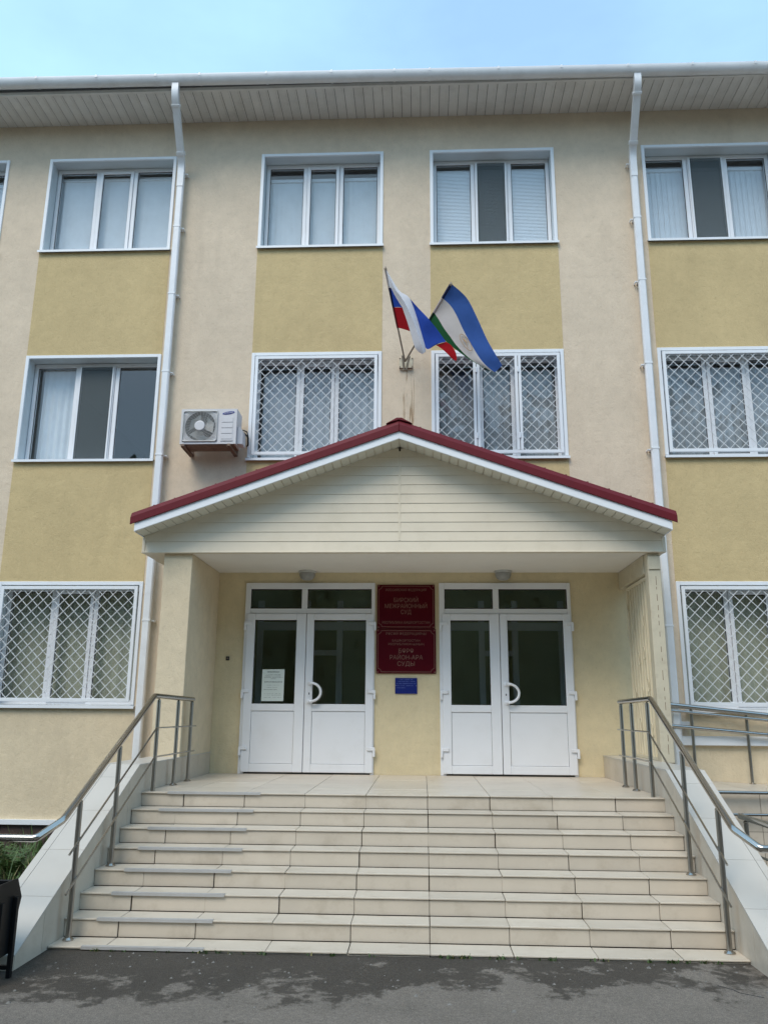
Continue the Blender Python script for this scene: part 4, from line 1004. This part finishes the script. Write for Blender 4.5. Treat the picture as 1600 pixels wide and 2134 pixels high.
scribble(no, [(1.303, .018, .22, .78, 1), (1.268, .008, .20, .85, .8), (1.250, .008, .15, .85, .8), (1.232, .008, .10, .95, .8), (1.214, .008, .40, .62, .8), (1.172, .017, .12, .92, 1), (1.13, .006, .2, .8, .6), (1.10, .006, .2, .7, .7), (1.072, .010, .1, .7, .8), (1.02, .006, .12, .9, .6), (1.0, .006, .12, .9, .6), (.97, .006, .12, .9, .6)], -1.906, -1.612, -.029, 'ink')
def lamp(x, label):
    t = thing('ceiling_lamp', (x, -.14, 2.652), label, 'lamp', 'round lamps on the porch ceiling')
    m = MB(); m.lathe([(.118, 0), (.118, -.022), (.108, -.028)], (x, -.14, 2.652), 'Z', 28); m.build('base_ring', 'acgrey', t, smooth=True)
    m = MB(); m.lathe([(.108, -.026), (.106, -.065), (.088, -.10), (.055, -.122), (.015, -.128)], (x, -.14, 2.652), 'Z', 28); m.build('glass_dome', 'lamp', t, smooth=True)
lamp(-1.325, 'round unlit ceiling lamp above the door with the paper notice'); lamp(1.325, 'round unlit ceiling lamp above the door next to the iron gate')
cbn = thing('call_button', (-2.39, 0, 1.48), 'tiny black call button on the yellow porch wall', 'button')
m = MB(); m.box(-2.412, -2.368, -.016, -.001, 1.455, 1.507); m.build('housing', 'rubber', cbn, bev=.003)
m = MB(); m.lathe([(.011, 0), (.011, -.004)], (-2.39, -.016, 1.481), 'Y', 12); m.build('push_button', 'rust', cbn)

# ------------------------------------------------------------------ litter bin at the foot of the stair wall
bn = thing('litter_bin', (-2.80, -5.30, GROUND), 'black metal litter bin on a stand at the foot of the stair side wall', 'litter bin')
for sx in (-3.07, -2.545):
    m = MB(); m.prism([(sx, -5.42, -.80), (sx, -5.18, -.80), (sx, -5.07, -.47), (sx, -5.15, -.34), (sx, -5.45, -.34), (sx, -5.53, -.47)], (.012, 0, 0)); m.build('side_plate', 'black', bn, bev=.002)
m = MB()
prof = [(-5.46, -.36), (-5.50, -.47), (-5.40, -.78), (-5.20, -.78), (-5.10, -.47), (-5.14, -.36)]
for (y0, z0), (y1, z1) in zip(prof[:-1], prof[1:]): m.prism([(-3.056, y0, z0), (-2.546, y0, z0), (-2.546, y1, z1), (-3.056, y1, z1)], (0, .006, .006))
m.build('bucket', 'black', bn)
m = MB()
for sx in (-3.085, -2.515): m.box(sx-.014, sx+.014, -5.20, -5.165, GROUND, -.45); m.box(sx-.014, sx+.014, -5.40, -5.365, GROUND, -.45)
m.box(-3.07, -2.53, -5.195, -5.17, -.895, -.87); m.box(-3.07, -2.53, -5.395, -5.37, -.895, -.87); m.build('stand', 'black', bn, bev=.002)
m = MB()
for i in range(26):
    x = rnd.uniform(-3.0, -2.6); y = rnd.uniform(-5.38, -5.2); m.box(x, x+.06, y, y+.05, -.47, -.40+rnd.uniform(-.03, .03))
m.build('rubbish', 'acgrey', bn, bev=.01)

# ------------------------------------------------------------------ plants, weeds, pebbles
def blades(n, box, hrange, wd, m, droop=.6):
    for _ in range(n):
        x, y = rnd.uniform(box[0], box[1]), rnd.uniform(box[2], box[3]); h = rnd.uniform(*hrange); a = rnd.uniform(0, 6.28); d = Vector((math.cos(a), math.sin(a), 0)); s_ = Vector((-d.y, d.x, 0))*wd*rnd.uniform(.6, 1.2)
        b0 = Vector((x, y, box[4])); p1 = b0+Vector((0, 0, h*.6))+d*h*.18; p2 = b0+Vector((0, 0, h*rnd.uniform(.75, 1)))+d*h*droop*rnd.uniform(.4, 1)
        m.add([b0-s_, b0+s_, p1+s_*.9, p1-s_*.9, p2], [(0, 1, 2, 3), (3, 2, 4)], 0 if rnd.random() < .93 else 1)
def fern(x, y, h, n):
    m = MB()
    for _ in range(n):
        a = rnd.uniform(0, 6.28); el = rnd.uniform(.5, 1.35); d = Vector((math.cos(a)*math.cos(el), math.sin(a)*math.cos(el), math.sin(el))); ln = h*rnd.uniform(.6, 1.1); sd_ = Vector((-math.sin(a), math.cos(a), 0)); pr = Vector((x, y, GROUND+.03))
        for k in range(7):
            t = (k+1)/7; q = Vector((x, y, GROUND+.03))+d*ln*t+Vector((0, 0, -.35*ln*t*t)); lw = .085*math.sin(math.pi*min(1, t*.9+.1))+.01
            if k > 0:
                for s_ in (-1, 1):
                    b0 = pr.lerp(q, .4); tip = b0+sd_*s_*lw+ (q-pr)*.7; m.add([b0, b0+(q-pr)*.45, tip], [(0, 1, 2)], 0 if rnd.random() < .94 else 1)
            m.add([pr-sd_*.003, pr+sd_*.003, q], [(0, 1, 2)]); pr = q
    return m
PL = ['tallest bushy green plant at the outer end of the bed', 'green plant growing closest to the foot of the stair side wall', 'feathery green plant in the middle of the bed, under the handrail end', 'green plant against the brown plinth nearest the downpipe', 'green plant by the brown plinth, second from the downpipe', 'green plant at the brown plinth, third from the downpipe']
for i, (x, y, h) in enumerate([(-3.55, -1.9, .46), (-4.05, -2.1, .52), (-4.5, -1.7, .55), (-3.35, -2.9, .34), (-4.2, -2.9, .46), (-4.9, -2.3, .55)]):
    t = link('leafy_plant', fern(x, y, h, 60).mesh('leafy_plant', ['leaf', 'leafdry'], (x, y, GROUND)), None, (x, y, GROUND))
    tag(t, PL[{0: 3, 1: 4, 2: 5, 3: 1, 4: 2, 5: 0}[i]], 'plant', 'plants in the bed beside the stairs')
gm_ = MB(); blades(900, (-5.4, -2.98, -3.7, -.3, GROUND+.02), (.12, .36), .008, gm_); gm_.build('grass', ['leaf', 'leafdry'], kind='stuff', label='rough green grass in the bed beside the stairs')
wm = MB()
for _ in range(46):
    x = rnd.uniform(-2.4, 2.4); y = -4.525-rnd.uniform(0, .02)
    blades(rnd.randint(3, 9), (x-.02, x+.02, y-.012, y+.004, GROUND), (.012, .034), .005, wm, .9)
wm.build('weeds', ['leaf', 'leafdry'], kind='stuff', label='tiny weeds growing in the joint below the bottom step')
pb = MB()
for _ in range(170):
    x = rnd.uniform(-3.2, 3.3); y = -4.54-abs(rnd.gauss(0, .5)); s_ = rnd.uniform(.003, .010)*(1.6 if rnd.random() < .08 else 1)
    pb.add([(x-s_, y-s_, GROUND), (x+s_, y-s_*.7, GROUND), (x+s_*.8, y+s_, GROUND), (x-s_*.9, y+s_*.8, GROUND), (x+s_*.2, y, GROUND+s_*.9)], [(0, 1, 4), (1, 2, 4), (2, 3, 4), (3, 0, 4)])
pb.build('gravel', 'pebble', kind='stuff', label='loose grit scattered on the asphalt below the stairs')
ck = MB(); pts = [(2.15, -5.02), (2.22, -5.10), (2.24, -5.16), (2.33, -5.22), (2.36, -5.24)]
for (a, c_), (d, e) in zip(pts[:-1], pts[1:]): ck.bar((a, c_, GROUND+.001), (d, e, GROUND+.001), .008, .002, (0, 0, 1))
ck.build('asphalt_crack', 'dark', kind='structure')

# ------------------------------------------------------------------ wood across the yard (seen mirrored in the glass)
tm = MB(); r3 = random.Random(5)
for cx in range(-46, 48, 4):
    H_ = r3.uniform(13, 18) if not (1 < cx < 25) else r3.uniform(17, 22); cy = -38+r3.uniform(-4, 4); x_c = cx+r3.uniform(-1.5, 1.5)
    tm.lathe([(2.6, 0), (2.9, H_*.26), (3.5, H_*.5), (2.9, H_*.72), (1.2, H_*.86)], (x_c, cy, GROUND), 'Z', 9)
    tm.tube([(x_c, cy, GROUND), (x_c, cy, H_*.6)], [.25, .12], 6, 1)
    for _ in range(900):
        a, c_, u = r3.uniform(0, 6.28), r3.uniform(-1, 1), r3.random()**.4; rr0 = 4.2
        q = Vector((x_c+rr0*u*math.cos(a)*math.sqrt(1-c_*c_), cy+rr0*u*math.sin(a)*math.sqrt(1-c_*c_), H_*.52+H_*.48*u*c_)); s_ = r3.uniform(.25, .6)
        e1 = Vector((r3.gauss(0, 1), r3.gauss(0, 1), r3.gauss(0, 1))).normalized()*s_; e2 = e1.cross(Vector((r3.gauss(0, 1), r3.gauss(0, 1), r3.gauss(0, 1)))).normalized()*s_*.7
        tm.add([q-e1, q+e2, q+e1, q-e2], [(0, 1, 2, 3)])
tm.build('treeline', ['treeleaf', 'dark'], kind='stuff', label='row of leafy trees across the yard mirrored in the glass')
